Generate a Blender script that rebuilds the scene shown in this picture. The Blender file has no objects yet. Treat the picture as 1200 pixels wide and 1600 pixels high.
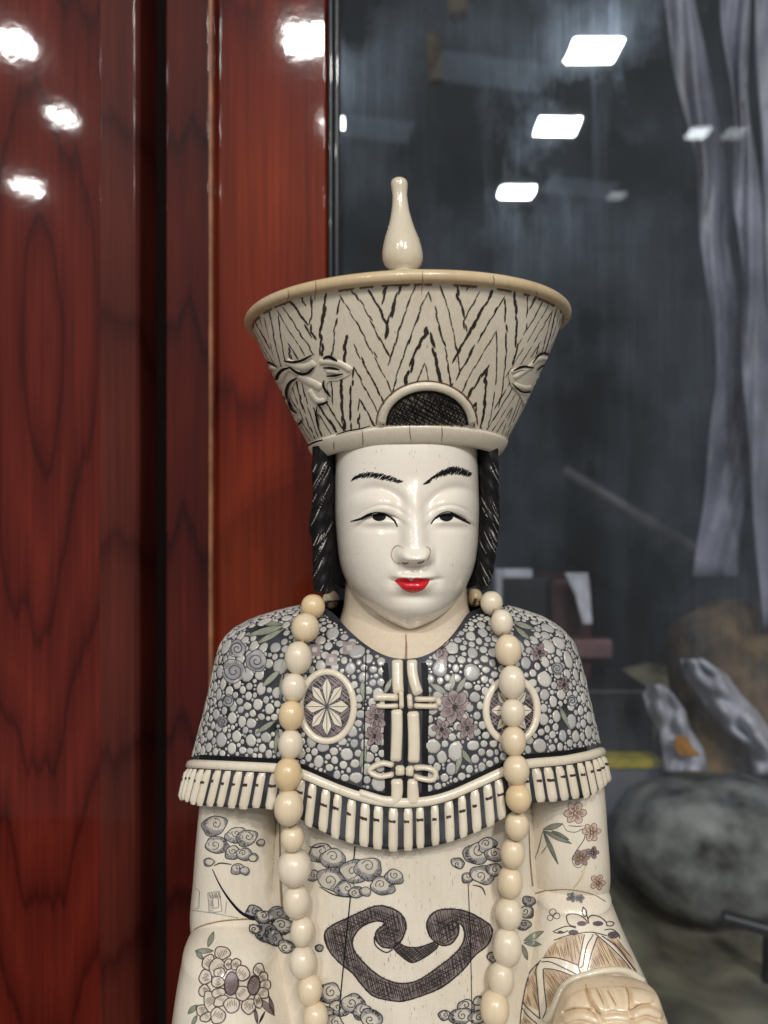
import bpy, math, random
import numpy as np
from mathutils import Vector, Matrix
from mathutils.bvhtree import BVHTree
from mathutils.geometry import delaunay_2d_cdt

random.seed(7)
rng = np.random.default_rng(7)
R = math.radians
scene = bpy.context.scene
COL = scene.collection

# ------------------------------------------------------------------ camera
U = 0.25e-3            # metres per unit (1 unit = 1 photo pixel at the statue's axis)
F = 1155.6             # focal length in photo pixels
D0 = 1155.0            # camera to statue axis, units
CX, CY = 600.0, 800.0  # photo centre
AX = 634.0             # statue axis column
HBASE = -1300.0        # height of the statue's foot, units below the camera
CAMZ = -HBASE * U
cam_d = bpy.data.cameras.new('camera')
cam_d.sensor_fit = 'AUTO'; cam_d.sensor_width = 36.0; cam_d.lens = 26.0
cam_d.clip_start = 0.01; cam_d.clip_end = 100
cam_d.dof.use_dof = True
cam_d.dof.focus_distance = 0.262
cam_d.dof.aperture_fstop = 9.0
cam = bpy.data.objects.new('camera', cam_d)
cam.location = (0, 0, CAMZ); cam.rotation_euler = (R(90), 0, 0)
COL.objects.link(cam); scene.camera = cam

# ------------------------------------------------------------------ light
world = bpy.data.worlds.new('World'); scene.world = world; world.use_nodes = True
bgn = world.node_tree.nodes['Background']
bgn.inputs[0].default_value = (1.0, 0.97, 0.93, 1); bgn.inputs[1].default_value = 0.245
G = 0.42               # camera to the door plane, metres

def overhead_lamp(x, Y, w, l, L, rot=0.0, col=(1.0, 0.97, 0.93), up=2.0):
    """a ceiling panel or added streak lamp whose mirror image in the glass stands Y metres ahead of the camera"""
    ld = bpy.data.lights.new('panel_or_streak_lamp', 'AREA')
    ld.shape = 'RECTANGLE'; ld.size = w; ld.size_y = l
    ld.energy = L * math.pi * w * l; ld.color = col
    o = bpy.data.objects.new('panel_or_streak_lamp', ld)
    o.location = (x, 2 * G - Y, CAMZ + up); o.rotation_euler = (0, 0, rot)
    COL.objects.link(o)
for x, Y, s in ((0.91, 3.2, 1), (0.90, 3.83, 1), (0.83, 4.62, 1), (1.66, 3.9, .04), (1.85, 3.9, .009), (1.47, 4.67, .010),
                (-0.305, 3.13, 1), (-0.262, 3.80, .45), (-1.58, 3.16, .9), (-1.63, 3.74, .5), (-2.2, 4.55, .8)):
    overhead_lamp(x, Y, .21 if s == 1 else .15 if s > .5 else .105, .17 if s == 1 else .12, 385 * s)
# added dim lamps; their mirror images stand in for bluish smears on the glass
for x, Y, w in ((0.50, 3.36, .55), (-.05, 3.85, .40), (1.2, 4.55, .45)):
    overhead_lamp(x, Y, w, .22, .55, rot=R(-12), col=(.8, .88, 1))

scene.render.engine = 'CYCLES'
scene.view_settings.view_transform = 'Standard'
scene.view_settings.look = 'None'
scene.view_settings.exposure = 0.0
scene.view_settings.gamma = 1.0
scene.view_settings.use_curve_mapping = False

# ------------------------------------------------------------------ helpers
def tag(o, label=None, cat=None, group=None, kind=None):
    if label: o['label'] = label
    if cat: o['category'] = cat
    if group: o['group'] = group
    if kind: o['kind'] = kind
    return o

def empty(name, loc):
    o = bpy.data.objects.new(name, None); o.empty_display_size = .02
    o.location = loc; COL.objects.link(o); return o

def mk(name, verts, faces, mat, parent=None, smooth=True):
    me = bpy.data.meshes.new(name)
    me.from_pydata([tuple(map(float, v)) for v in verts], [], [tuple(map(int, f)) for f in faces])
    if smooth and len(me.polygons):
        me.polygons.foreach_set('use_smooth', [True] * len(me.polygons))
    me.update()
    if isinstance(mat, (list, tuple)):
        for m in mat: me.materials.append(m)
    else: me.materials.append(mat)
    o = bpy.data.objects.new(name, me); COL.objects.link(o)
    if parent is not None:
        o.parent = parent
        if parent.type == 'EMPTY': o.matrix_parent_inverse = Matrix.Translation(-parent.location)
    return o

class MB:
    def __init__(s): s.v = []; s.f = []
    def add(s, vs, fs):
        b = len(s.v); s.v.extend(vs); s.f.extend([tuple(i + b for i in f) for f in fs])
    def build(s, name, mat, parent=None, smooth=True):
        return mk(name, s.v, s.f, mat, parent, smooth)

def V(x, d, h):      # statue space (units) -> world; x right of axis, d toward camera, h above camera level
    return np.array([(AX - CX + x) * U, (D0 - d) * U, CAMZ + h * U])
def VA(x, d, h):
    x, d, h = np.broadcast_arrays(x, d, h)
    return np.stack([(AX - CX + x) * U, (D0 - d) * U, CAMZ + h * U], -1)
def proj(P):         # world -> photo pixel
    P = np.asarray(P)
    return CX + P[..., 0] / P[..., 1] * F, CY - (P[..., 2] - CAMZ) / P[..., 1] * F
def PXW(px, py, dist):   # photo pixel at a distance in metres -> world
    return np.array([(px - CX) / F * dist, dist, CAMZ + (CY - py) / F * dist])

def grid_faces(n, m, wrap):   # n rows, m columns
    f = []
    for i in range(n - 1):
        for j in range(m if wrap else m - 1):
            k = (j + 1) % m
            f.append((i * m + j, i * m + k, (i + 1) * m + k, (i + 1) * m + j))
    return f
def smoothstep(a, b, x):
    t = np.clip((x - a) / (b - a), 0, 1); return t * t * (3 - 2 * t)
def smooth_table(hs, vals, q, k=10):
    hs = np.asarray(hs, float); o = np.argsort(hs)
    q = np.asarray(q, float); acc = 0
    for dx in np.linspace(-k, k, 9): acc = acc + np.interp(q + dx, hs[o], np.asarray(vals, float)[o])
    return acc / 9

def box(mb, x0, x1, y0, y1, z0, z1):
    vs = [(x, y, z) for x in (x0, x1) for y in (y0, y1) for z in (z0, z1)]
    mb.add(vs, [(0, 1, 3, 2), (4, 6, 7, 5), (0, 4, 5, 1), (2, 3, 7, 6), (0, 2, 6, 4), (1, 5, 7, 3)])

# ------------------------------------------------------------------ materials
def new_mat(name):
    m = bpy.data.materials.new(name); m.use_nodes = True
    nt = m.node_tree; b = nt.nodes['Principled BSDF']
    return m, nt, b
def N(nt, typ, **kw):
    n = nt.nodes.new(typ)
    for k, v in kw.items():
        if hasattr(n, k): setattr(n, k, v)
        else: n.inputs[k].default_value = v
    return n
def L(nt, a, b): nt.links.new(a, b)
def ramp(nt, fac, stops):
    r = nt.nodes.new('ShaderNodeValToRGB'); e = r.color_ramp.elements
    while len(e) < len(stops): e.new(.5)
    for el, (p, c) in zip(e, stops): el.position = p; el.color = (*c, 1)
    L(nt, fac, r.inputs[0]); return r

def ivory(name, c0, c1, rough=.27, specks=.5, sss=.12, coat=.25, bump=.15, stain=(.30, .17, .07), stain_amt=.25, grain=.06):
    m, nt, b = new_mat(name)
    tc = N(nt, 'ShaderNodeTexCoord')
    n1 = N(nt, 'ShaderNodeTexNoise'); n1.inputs['Scale'].default_value = 45; n1.inputs['Detail'].default_value = 5
    L(nt, tc.outputs['Object'], n1.inputs['Vector'])
    r1 = ramp(nt, n1.outputs['Fac'], [(.35, c0), (.68, c1)])
    # vertical bone grain
    mp = N(nt, 'ShaderNodeMapping'); mp.inputs['Scale'].default_value = (900, 900, 60)
    L(nt, tc.outputs['Object'], mp.inputs['Vector'])
    n2 = N(nt, 'ShaderNodeTexNoise'); n2.inputs['Scale'].default_value = 1; n2.inputs['Detail'].default_value = 3
    L(nt, mp.outputs[0], n2.inputs['Vector'])
    r2 = ramp(nt, n2.outputs['Fac'], [(.3, (1 - grain, 1 - grain, 1 - grain * 1.2)), (.6, (1, 1, 1))])
    mx = N(nt, 'ShaderNodeMix', data_type='RGBA', blend_type='MULTIPLY'); mx.inputs[0].default_value = 1
    L(nt, r1.outputs[0], mx.inputs[6]); L(nt, r2.outputs[0], mx.inputs[7])
    # small pores
    mp3 = N(nt, 'ShaderNodeMapping'); mp3.inputs['Scale'].default_value = (700, 700, 260)
    L(nt, tc.outputs['Object'], mp3.inputs['Vector'])
    n3 = N(nt, 'ShaderNodeTexNoise'); n3.inputs['Scale'].default_value = 1.4; n3.inputs['Detail'].default_value = 1
    L(nt, mp3.outputs[0], n3.inputs['Vector'])
    r3 = ramp(nt, n3.outputs['Fac'], [(.765, (0, 0, 0)), (.80, (specks,) * 3)])
    mx3 = N(nt, 'ShaderNodeMix', data_type='RGBA'); L(nt, r3.outputs[0], mx3.inputs[0])
    L(nt, mx.outputs[2], mx3.inputs[6]); mx3.inputs[7].default_value = (.13, .09, .06, 1)
    # tea-coloured patina blotches
    n4 = N(nt, 'ShaderNodeTexNoise'); n4.inputs['Scale'].default_value = 85; n4.inputs['Detail'].default_value = 6; n4.inputs['Roughness'].default_value = .65
    L(nt, tc.outputs['Object'], n4.inputs['Vector'])
    r4 = ramp(nt, n4.outputs['Fac'], [(.56, (0, 0, 0)), (.80, (stain_amt,) * 3)])
    mx4 = N(nt, 'ShaderNodeMix', data_type='RGBA'); L(nt, r4.outputs[0], mx4.inputs[0])
    L(nt, mx3.outputs[2], mx4.inputs[6]); mx4.inputs[7].default_value = (*stain, 1)
    L(nt, mx4.outputs[2], b.inputs['Base Color'])
    b.inputs['Roughness'].default_value = rough
    rr = ramp(nt, n4.outputs['Fac'], [(.3, (rough * .75,) * 3), (.7, (rough * 1.35,) * 3)])
    L(nt, rr.outputs[0], b.inputs['Roughness'])
    b.inputs['Subsurface Weight'].default_value = sss
    b.inputs['Subsurface Radius'].default_value = (1.0, .6, .35)
    b.inputs['Subsurface Scale'].default_value = .0012
    b.inputs['Coat Weight'].default_value = coat; b.inputs['Coat Roughness'].default_value = .10
    bp = N(nt, 'ShaderNodeBump'); bp.inputs['Strength'].default_value = bump; bp.inputs['Distance'].default_value = .0006
    n5 = N(nt, 'ShaderNodeTexNoise'); n5.inputs['Scale'].default_value = 420; n5.inputs['Detail'].default_value = 2
    L(nt, tc.outputs['Object'], n5.inputs['Vector']); L(nt, n5.outputs['Fac'], bp.inputs['Height'])
    L(nt, bp.outputs[0], b.inputs['Normal']); L(nt, bp.outputs[0], b.inputs['Coat Normal'])
    return m
def flat(name, c, rough=.45, var=.35, scale=600, coat=0.0, spec=.5):
    m, nt, b = new_mat(name)
    tc = N(nt, 'ShaderNodeTexCoord')
    n = N(nt, 'ShaderNodeTexNoise'); n.inputs['Scale'].default_value = scale; n.inputs['Detail'].default_value = 4
    L(nt, tc.outputs['Object'], n.inputs['Vector'])
    lo = tuple(max(0, x * (1 - var)) for x in c); hi = tuple(min(1, x * (1 + var)) for x in c)
    r = ramp(nt, n.outputs['Fac'], [(.3, lo), (.7, hi)]); L(nt, r.outputs[0], b.inputs['Base Color'])
    b.inputs['Roughness'].default_value = rough; b.inputs['Coat Weight'].default_value = coat
    b.inputs['Specular IOR Level'].default_value = spec
    return m

M_FACE = ivory('ivory_face', (.83, .765, .665), (.88, .825, .735), rough=.27, specks=.35, coat=.40, bump=.12, stain_amt=.06, grain=.015)
M_BODY = ivory('ivory_robe', (.74, .665, .545), (.82, .75, .635), rough=.28, specks=.6, coat=.3, stain_amt=.16)
M_HAT = ivory('ivory_hat', (.77, .685, .545), (.84, .765, .63), rough=.32, specks=.5, coat=.2, stain_amt=.25)
M_RIM = ivory('ivory_rim', (.62, .47, .28), (.70, .56, .36), rough=.30, specks=.3, coat=.25, stain_amt=.3)
M_NECK = ivory('ivory_neck', (.66, .55, .41), (.74, .64, .51), rough=.25, specks=.3, coat=.4, stain_amt=.2)  # darker tan than the face, partly the chin's shadow put into the colour
M_TRIM = ivory('ivory_trim', (.72, .64, .50), (.80, .73, .60), rough=.26, specks=.4, coat=.3, stain_amt=.12)
M_PEB = ivory('ivory_pebble', (.42, .41, .385), (.63, .61, .56), rough=.3, specks=.2, coat=.25, stain_amt=.1)
M_HAND = ivory('ivory_hand', (.72, .56, .38), (.78, .64, .46), rough=.25, specks=.2, coat=.4, stain_amt=.35)
BEADS = [ivory('ivory_bead_%s' % n, a, b_, rough=.30, specks=.15, coat=.2, bump=.08, stain_amt=.10, stain=(.5, .3, .12)) for n, a, b_ in (
    ('pale', (.74, .64, .48), (.80, .71, .57)), ('cream', (.74, .60, .41), (.80, .67, .48)), ('honey', (.70, .53, .30), (.77, .60, .37)))]
INK = flat('black_ink', (.008, .0075, .009), .55, spec=.15)
INKG = flat('blue_grey_ink', (.075, .075, .088), .45, var=.6, scale=250)
WASH = flat('grey_ink_wash', (.30, .285, .28), .4, var=.3, scale=300)
INKP = flat('purple_brown_ink', (.045, .026, .028), .42, var=.5)
INKB = flat('brown_ink', (.17, .085, .035), .45)
TAN = flat('tan_stain', (.56, .43, .29), .4, var=.25, scale=200)
PINK = flat('pink_brown_wash', (.55, .43, .36), .35, var=.2, scale=200)
MAUVE = flat('mauve_wash', (.30, .235, .23), .4, var=.3, scale=300)
GREEN = flat('grey_green_wash', (.40, .41, .32), .4, var=.25, scale=300)
GREENI = flat('grey_green_ink', (.085, .10, .08), .4)
LIPS = flat('red_lip_paint', (.62, .008, .02), .22, var=.2, scale=900, coat=.6)


# ================================================================== the setting
def wood(name, dark, mid, light, oval=None, coat_r=.045, freq=46.0, wild=1.5):
    m, nt, b = new_mat(name)
    tc = N(nt, 'ShaderNodeTexCoord')
    mp = N(nt, 'ShaderNodeMapping'); mp.inputs['Scale'].default_value = (30, 8, 1.7)
    L(nt, tc.outputs['Object'], mp.inputs['Vector'])
    n1 = N(nt, 'ShaderNodeTexNoise'); n1.inputs['Scale'].default_value = 1.0; n1.inputs['Detail'].default_value = 3; n1.inputs['Distortion'].default_value = .5
    L(nt, mp.outputs[0], n1.inputs['Vector'])
    # long growth rings: distance from a stretched axis, disturbed by noise
    o = oval or (-.12, 0.0, .45)
    mp2 = N(nt, 'ShaderNodeMapping'); mp2.vector_type = 'POINT'
    mp2.inputs['Location'].default_value = (-o[0] * freq, 0, -o[2] * freq * .2); mp2.inputs['Scale'].default_value = (freq, 0, freq * .2)
    L(nt, tc.outputs['Object'], mp2.inputs['Vector'])
    ln = N(nt, 'ShaderNodeVectorMath', operation='LENGTH'); L(nt, mp2.outputs[0], ln.inputs[0])
    ad = N(nt, 'ShaderNodeMath', operation='MULTIPLY_ADD'); L(nt, n1.outputs['Fac'], ad.inputs[0]); ad.inputs[1].default_value = wild
    L(nt, ln.outputs['Value'], ad.inputs[2])
    md = N(nt, 'ShaderNodeMath', operation='FRACT'); L(nt, ad.outputs[0], md.inputs[0])
    r1 = ramp(nt, md.outputs[0], [(0, mid), (.45, light), (.80, mid), (.93, dark), (1, mid)])
    # fine streaks
    mp3 = N(nt, 'ShaderNodeMapping'); mp3.inputs['Scale'].default_value = (420, 60, 9)
    L(nt, tc.outputs['Object'], mp3.inputs['Vector'])
    n3 = N(nt, 'ShaderNodeTexNoise'); n3.inputs['Scale'].default_value = 1; n3.inputs['Detail'].default_value = 5; n3.inputs['Roughness'].default_value = .65
    L(nt, mp3.outputs[0], n3.inputs['Vector'])
    r3 = ramp(nt, n3.outputs['Fac'], [(.28, (.55, .5, .5)), (.62, (1.1, 1.1, 1.1))])
    mx = N(nt, 'ShaderNodeMix', data_type='RGBA', blend_type='MULTIPLY'); mx.inputs[0].default_value = .8
    L(nt, r1.outputs[0], mx.inputs[6]); L(nt, r3.outputs[0], mx.inputs[7])
    mp4 = N(nt, 'ShaderNodeMapping'); mp4.inputs['Scale'].default_value = (26, 10, 2.2)
    L(nt, tc.outputs['Object'], mp4.inputs['Vector'])
    n4 = N(nt, 'ShaderNodeTexNoise'); n4.inputs['Scale'].default_value = 1; n4.inputs['Detail'].default_value = 2
    L(nt, mp4.outputs[0], n4.inputs['Vector'])
    r4 = ramp(nt, n4.outputs['Fac'], [(.3, (.62, .55, .55)), (.7, (1.15, 1.15, 1.15))])
    mx4 = N(nt, 'ShaderNodeMix', data_type='RGBA', blend_type='MULTIPLY'); mx4.inputs[0].default_value = .9
    L(nt, mx.outputs[2], mx4.inputs[6]); L(nt, r4.outputs[0], mx4.inputs[7])
    L(nt, mx4.outputs[2], b.inputs['Base Color'])
    b.inputs['Roughness'].default_value = .45; b.inputs['Specular IOR Level'].default_value = .08
    b.inputs['Coat Weight'].default_value = .5; b.inputs['Coat Roughness'].default_value = coat_r
    bp = N(nt, 'ShaderNodeBump'); bp.inputs['Strength'].default_value = .03; bp.inputs['Distance'].default_value = .001
    n5 = N(nt, 'ShaderNodeTexNoise'); n5.inputs['Scale'].default_value = 130; n5.inputs['Detail'].default_value = 2
    L(nt, tc.outputs['Object'], n5.inputs['Vector']); L(nt, n5.outputs['Fac'], bp.inputs['Height'])
    L(nt, bp.outputs[0], b.inputs['Coat Normal'])
    return m
gx = lambda px: (px - CX) / F * G
W_PANEL = wood('mahogany_panel', (.052, .0042, .0028), (.098, .0095, .0055), (.135, .0155, .0085), oval=(gx(78), 0, CAMZ + .10), freq=62, wild=2.2)
W_TRIM = wood('mahogany_trim', (.05, .007, .005), (.085, .015, .010), (.11, .020, .013), oval=(gx(190), 0, -1), coat_r=.07)
W_STILE = wood('mahogany_stile_dark', (.025, .002, .002), (.06, .006, .004), (.08, .009, .005), oval=(gx(150), 0, -1.2), coat_r=.06)
W_STILE2 = wood('mahogany_stile_orange', (.085, .006, .0025), (.165, .016, .0045), (.225, .030, .007), oval=(gx(380), 0, -.9), freq=24)
W_EDGE = flat('ridge_highlight', (.30, .12, .06), .35, var=.4, scale=60)  # pale ridge strip; its bright edge highlight is put into the colour
BLACKR = flat('black_gasket', (.010, .013, .018), .35, coat=.1, spec=.3)
Z0, Z1 = -.40, 1.05

def extrude(name, prof, mat, parent, z0=Z0, z1=Z1, close=True):
    """vertical bar from an (x, y) outline in metres"""
    n = len(prof); vs = [(x, y, z) for z in (z0, z1) for x, y in prof]
    fs = [(i, (i + 1) % n, n + (i + 1) % n, n + i) for i in range(n if close else n - 1)]
    if close: fs += [tuple(range(n))[::-1], tuple(range(n, 2 * n))]
    return mk(name, vs, fs, mat, parent, smooth=False)
def bevel_obj(o, w, seg=3):
    m = o.modifiers.new('bevel', 'BEVEL'); m.width = w; m.segments = seg; m.limit_method = 'ANGLE'; m.angle_limit = R(12); m.harden_normals = True
    for p in o.data.polygons: p.use_smooth = True
    return o

table = MB(); box(table, -.45, .55, .05, G - .012, -.03, 0)
W_TABLE = flat('matte_table_cloth', (.10, .07, .05), .9, spec=.1)
tag(bevel_obj(table.build('table_top', W_TABLE), .003), kind='structure')

door = empty('wooden_door', (gx(110), G + .01, Z0))
tag(door, 'glossy dark red mahogany door panel with a swirling oval grain and raised trim', 'door')
bevel_obj(extrude('panel', [(gx(-260), G), (gx(162), G), (gx(162), G + .02), (gx(-260), G + .02)], W_PANEL, door), .0012)
bevel_obj(extrude('trim', [(gx(158), G - .002), (gx(162), G - .0058), (gx(216), G - .0058), (gx(222), G - .0030), (gx(226), G + .022), (gx(158), G + .022)], W_TRIM, door), .0006)

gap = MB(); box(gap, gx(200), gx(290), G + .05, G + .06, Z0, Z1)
DARK = flat('gap_shade', (.02, .006, .005), .6)  # near-black backing; the groove's shade is put into its colour
tag(gap.build('gap_backing', DARK), kind='structure')

cab = empty('glazed_cabinet_door', (gx(600), G + .01, Z0))
tag(cab, 'glazed sliding door with an orange brown wood stile, black gasket and smeared glass', 'glass door')
bevel_obj(extrude('stile', [(gx(250), G + .045), (gx(259), G + .002), (gx(264), G - .005), (gx(330), G - .005), (gx(330), G + .045)], W_STILE, cab), .0008)
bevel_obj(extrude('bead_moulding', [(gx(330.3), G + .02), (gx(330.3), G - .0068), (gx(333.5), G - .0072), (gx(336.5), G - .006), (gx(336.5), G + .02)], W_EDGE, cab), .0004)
bevel_obj(extrude('stile', [(gx(336.8), G + .045), (gx(336.8), G - .004), (gx(343), G), (gx(508), G), (gx(512), G + .003), (gx(512), G + .045)], W_STILE2, cab), .0008)
prof = []
for c, r in ((516.5, 4.6), (526, 5.6)):
    for a in np.linspace(math.pi, 0, 9): prof.append((gx(c + r * math.cos(a)), G + .0012 - gx(600 + r * math.sin(a))))
prof += [(gx(534), G + .03), (gx(511.8), G + .03)]
g_ = extrude('gasket', prof, BLACKR, cab)
for p in g_.data.polygons: p.use_smooth = True
bevel_obj(g_, .0002, 1)

def glass_mat():
    m = bpy.data.materials.new('smeared_glass'); m.use_nodes = True
    nt = m.node_tree; nt.nodes.clear()
    out = N(nt, 'ShaderNodeOutputMaterial')
    tr = N(nt, 'ShaderNodeBsdfTransparent'); tr.inputs[0].default_value = (.86, .90, .92, 1)
    gl = N(nt, 'ShaderNodeBsdfGlossy'); gl.inputs['Roughness'].default_value = .015; gl.inputs['Color'].default_value = (.82, .91, 1, 1)
    fr = N(nt, 'ShaderNodeFresnel'); fr.inputs[0].default_value = 1.5
    mu = N(nt, 'ShaderNodeMath', operation='MULTIPLY'); mu.inputs[1].default_value = 1.5; L(nt, fr.outputs[0], mu.inputs[0])
    m1 = N(nt, 'ShaderNodeMixShader'); L(nt, mu.outputs[0], m1.inputs[0]); L(nt, tr.outputs[0], m1.inputs[1]); L(nt, gl.outputs[0], m1.inputs[2])
    gh = N(nt, 'ShaderNodeBsdfGlossy'); gh.inputs['Roughness'].default_value = .17; gh.inputs['Color'].default_value = (.6, .78, 1, 1)
    tc = N(nt, 'ShaderNodeTexCoord')
    # wiping streaks: long thin vertical film plus hazy rubbed patches; also paints the lamps' light streaks
    def streak(scale, rot, lo, hi, amt, det=4):
        mp = N(nt, 'ShaderNodeMapping'); mp.inputs['Scale'].default_value = scale; mp.inputs['Rotation'].default_value = (0, rot, 0)
        L(nt, tc.outputs['Object'], mp.inputs['Vector'])
        n = N(nt, 'ShaderNodeTexNoise'); n.inputs['Scale'].default_value = 1; n.inputs['Detail'].default_value = det; n.inputs['Roughness'].default_value = .6
        L(nt, mp.outputs[0], n.inputs['Vector'])
        return ramp(nt, n.outputs['Fac'], [(lo, (0, 0, 0)), (hi, (amt,) * 3)]).outputs[0]
    a = streak((260, 1, 9), 0, .45, .78, .10)
    b = streak((13, 1, 10), R(25), .46, .74, .22, 5)
    c = streak((55, 1, 6), R(-14), .5, .8, .12)
    s1 = N(nt, 'ShaderNodeMath', operation='MULTIPLY'); L(nt, a, s1.inputs[0]); L(nt, b, s1.inputs[1])
    s1b = N(nt, 'ShaderNodeMath', operation='MULTIPLY'); L(nt, s1.outputs[0], s1b.inputs[0]); s1b.inputs[1].default_value = 9
    s2 = N(nt, 'ShaderNodeMath', operation='ADD'); L(nt, s1b.outputs[0], s2.inputs[0]); L(nt, b, s2.inputs[1])
    s3 = N(nt, 'ShaderNodeMath', operation='ADD'); L(nt, s2.outputs[0], s3.inputs[0]); L(nt, c, s3.inputs[1])
    s4 = N(nt, 'ShaderNodeMath', operation='MULTIPLY'); L(nt, s3.outputs[0], s4.inputs[0]); s4.inputs[1].default_value = .25
    df = N(nt, 'ShaderNodeBsdfDiffuse'); df.inputs[0].default_value = (.42, .50, .66, 1)
    m2 = N(nt, 'ShaderNodeMixShader'); L(nt, s4.outputs[0], m2.inputs[0]); L(nt, m1.outputs[0], m2.inputs[1]); L(nt, df.outputs[0], m2.inputs[2])
    hz = N(nt, 'ShaderNodeMath', operation='MULTIPLY'); L(nt, s3.outputs[0], hz.inputs[0]); hz.inputs[1].default_value = .04
    m3 = N(nt, 'ShaderNodeMixShader'); L(nt, hz.outputs[0], m3.inputs[0]); L(nt, m2.outputs[0], m3.inputs[1]); L(nt, gh.outputs[0], m3.inputs[2]); m2 = m3
    L(nt, m2.outputs[0], out.inputs[0])
    return m
gp = MB(); gp.add([(gx(531), G + .004, Z0), (gx(1420), G + .004, Z0), (gx(1420), G + .004, Z1), (gx(531), G + .004, Z1)], [(0, 1, 2, 3)])
gp.build('glass_pane', glass_mat(), cab, smooth=False)

# ---- what stands behind the glass
def px(x, y, dist): return PXW(x, y, dist)
SHELFZ = px(0, 1470, .95)[2] - .12
BACK = flat('grey_green_back_wall', (.022, .029, .038), .9, var=.7, scale=6)
bw = MB(); box(bw, -.35, 1.6, 1.45, 1.47, -.9, 2.0)
tag(bw.build('back_wall', BACK), kind='structure')
CAMO = flat('mottled_olive_cloth', (.20, .185, .13), .85, var=.85, scale=13)
fl = MB()
nx, ny = 40, 30
vs = []
for j in range(ny):
    for i in range(nx):
        x = -.1 + 1.5 * i / (nx - 1); y = G + .10 + (1.45 - G - .10) * j / (ny - 1)
        z = -.10 + .10 * (y - .5) / .9 + .012 * math.sin(x * 31 + y * 12) + .012 * math.sin(x * 17 - y * 27) + .006 * random.random()
        vs.append((x, y, z))
fl.add(vs, grid_faces(ny, nx, False))
tag(fl.build('floor', CAMO), kind='structure')

def blob(name, c, r, mat, label, cat, seed, amp=.18, sq=2.6, n=26, m=40, kind=None, rot=0):
    rg = random.Random(seed); ph = [(rg.uniform(0, 6.3), rg.uniform(1, 3.4), rg.uniform(1, 3.4), rg.uniform(0, 6.3)) for _ in range(6)]
    vs = []
    for i in range(n):
        a = math.pi * i / (n - 1)
        for j in range(m):
            t = 2 * math.pi * j / m
            e = 2 / sq
            f = lambda q: math.copysign(abs(q) ** e, q)
            x, y, z = f(math.sin(a)) * f(math.cos(t)), f(math.sin(a)) * f(math.sin(t)), f(math.cos(a))
            k = 1 + amp * sum(math.sin(p[0] + p[1] * x * 2 + p[2] * z * 2 + p[3] + y) for p in ph) / 6
            X, Z = x * r[0] * k, z * r[2] * k
            vs.append((c[0] + X * math.cos(rot) - Z * math.sin(rot), c[1] + y * r[1] * k, c[2] + X * math.sin(rot) + Z * math.cos(rot)))
    return tag(mk(name, vs, grid_faces(n, m, True), mat), label, cat)
ROCK = flat('mottled_grey_stone', (.15, .155, .145), .5, var=.9, scale=34)
blob('carved_stone', px(1120, 1318, .74), (.098, .07, .064), ROCK, 'rounded mottled dark grey stone lying behind the glass', 'stone', 3, amp=.12)
BROWN = flat('brown_cloth', (.13, .085, .04), .9, var=.8, scale=30)
blob('cloth_pile', px(1180, 1150, .86), (.105, .08, .16), BROWN, 'crumpled brown cloth heap behind the glass under white wrappers', 'cloth', 5, amp=.3)

def sheet(name, rows, dist, mat, label, cat, wav=.0045, k=9, group=None, seed=0, thick=.0015):
    """hanging or lying sheet: rows of (y, xl, xr) in photo pixels at about `dist`"""
    rg = random.Random(seed); ys = np.linspace(rows[0][0], rows[-1][0], 40); nxs = 26; vs = []
    xl = np.interp(ys, [r[0] for r in rows], [r[1] for r in rows]); xr = np.interp(ys, [r[0] for r in rows], [r[2] for r in rows])
    p0 = rg.uniform(0, 6); k = k * .6
    rag = lambda: sum(rg.uniform(1, 4.5) * np.sin(ys * rg.uniform(.006, .03) + rg.uniform(0, 6)) for _ in range(3))
    xl = xl + rag(); xr = xr + rag()
    for i, y in enumerate(ys):
        for j in range(nxs):
            t = j / (nxs - 1)
            vs.append(PXW(xl[i] + (xr[i] - xl[i]) * t, y, dist + wav * math.sin(k * t + p0 + y * .006) + .4 * wav * math.sin(2.3 * k * t + y * .03) + .35 * wav * math.sin(11 * t + y * .09 + p0) + .3 * wav * math.sin(y * .13 - 5 * t)))
    o = mk(name, vs, grid_faces(40, nxs, False), mat)
    so = o.modifiers.new('thickness', 'SOLIDIFY'); so.thickness = thick
    return tag(o, label, cat, group)
PLAST = flat('cloudy_lavender_plastic', (.175, .18, .235), .4, var=.6, scale=11)
WPLAST = flat('white_plastic', (.46, .46, .53), .35, var=.4, scale=30)
sheet('plastic_sheet', [(-120, 1015, 1075), (0, 1035, 1090), (200, 1068, 1120), (420, 1108, 1150), (600, 1122, 1175), (760, 1100, 1172), (900, 1082, 1150)], .80, PLAST, 'long lavender grey plastic sheet hanging down with a bent left edge', 'plastic sheet', seed=1)
sheet('plastic_sheet', [(-120, 1120, 1165), (150, 1135, 1172), (430, 1160, 1195), (700, 1172, 1215), (980, 1185, 1240)], .77, PLAST, 'narrow pale plastic strip hanging beside the longer lavender sheet', 'plastic sheet', seed=2)
sheet('plastic_sheet', [(-120, 1180, 1290), (300, 1190, 1300), (700, 1205, 1330), (1000, 1200, 1330)], .83, PLAST, 'wide lavender plastic sheet hanging behind the narrow pale strip', 'plastic sheet', seed=8)
sheet('plastic_wrapper', [(1030, 1056, 1104), (1055, 1060, 1142), (1085, 1082, 1160), (1115, 1104, 1186), (1140, 1128, 1200), (1165, 1166, 1218), (1210, 1180, 1240)], .755, WPLAST, 'crumpled white plastic wrapper draped over the brown cloth heap', 'wrapper', wav=.016, k=9, seed=3)
sheet('paper_packet', [(1070, 1012, 1030), (1085, 1004, 1048), (1110, 1014, 1064), (1140, 1036, 1074), (1170, 1040, 1098), (1205, 1042, 1110)], .75, WPLAST, 'small white packet with an orange mark beside the brown heap', 'packet', wav=.009, k=7, seed=4)
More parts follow.
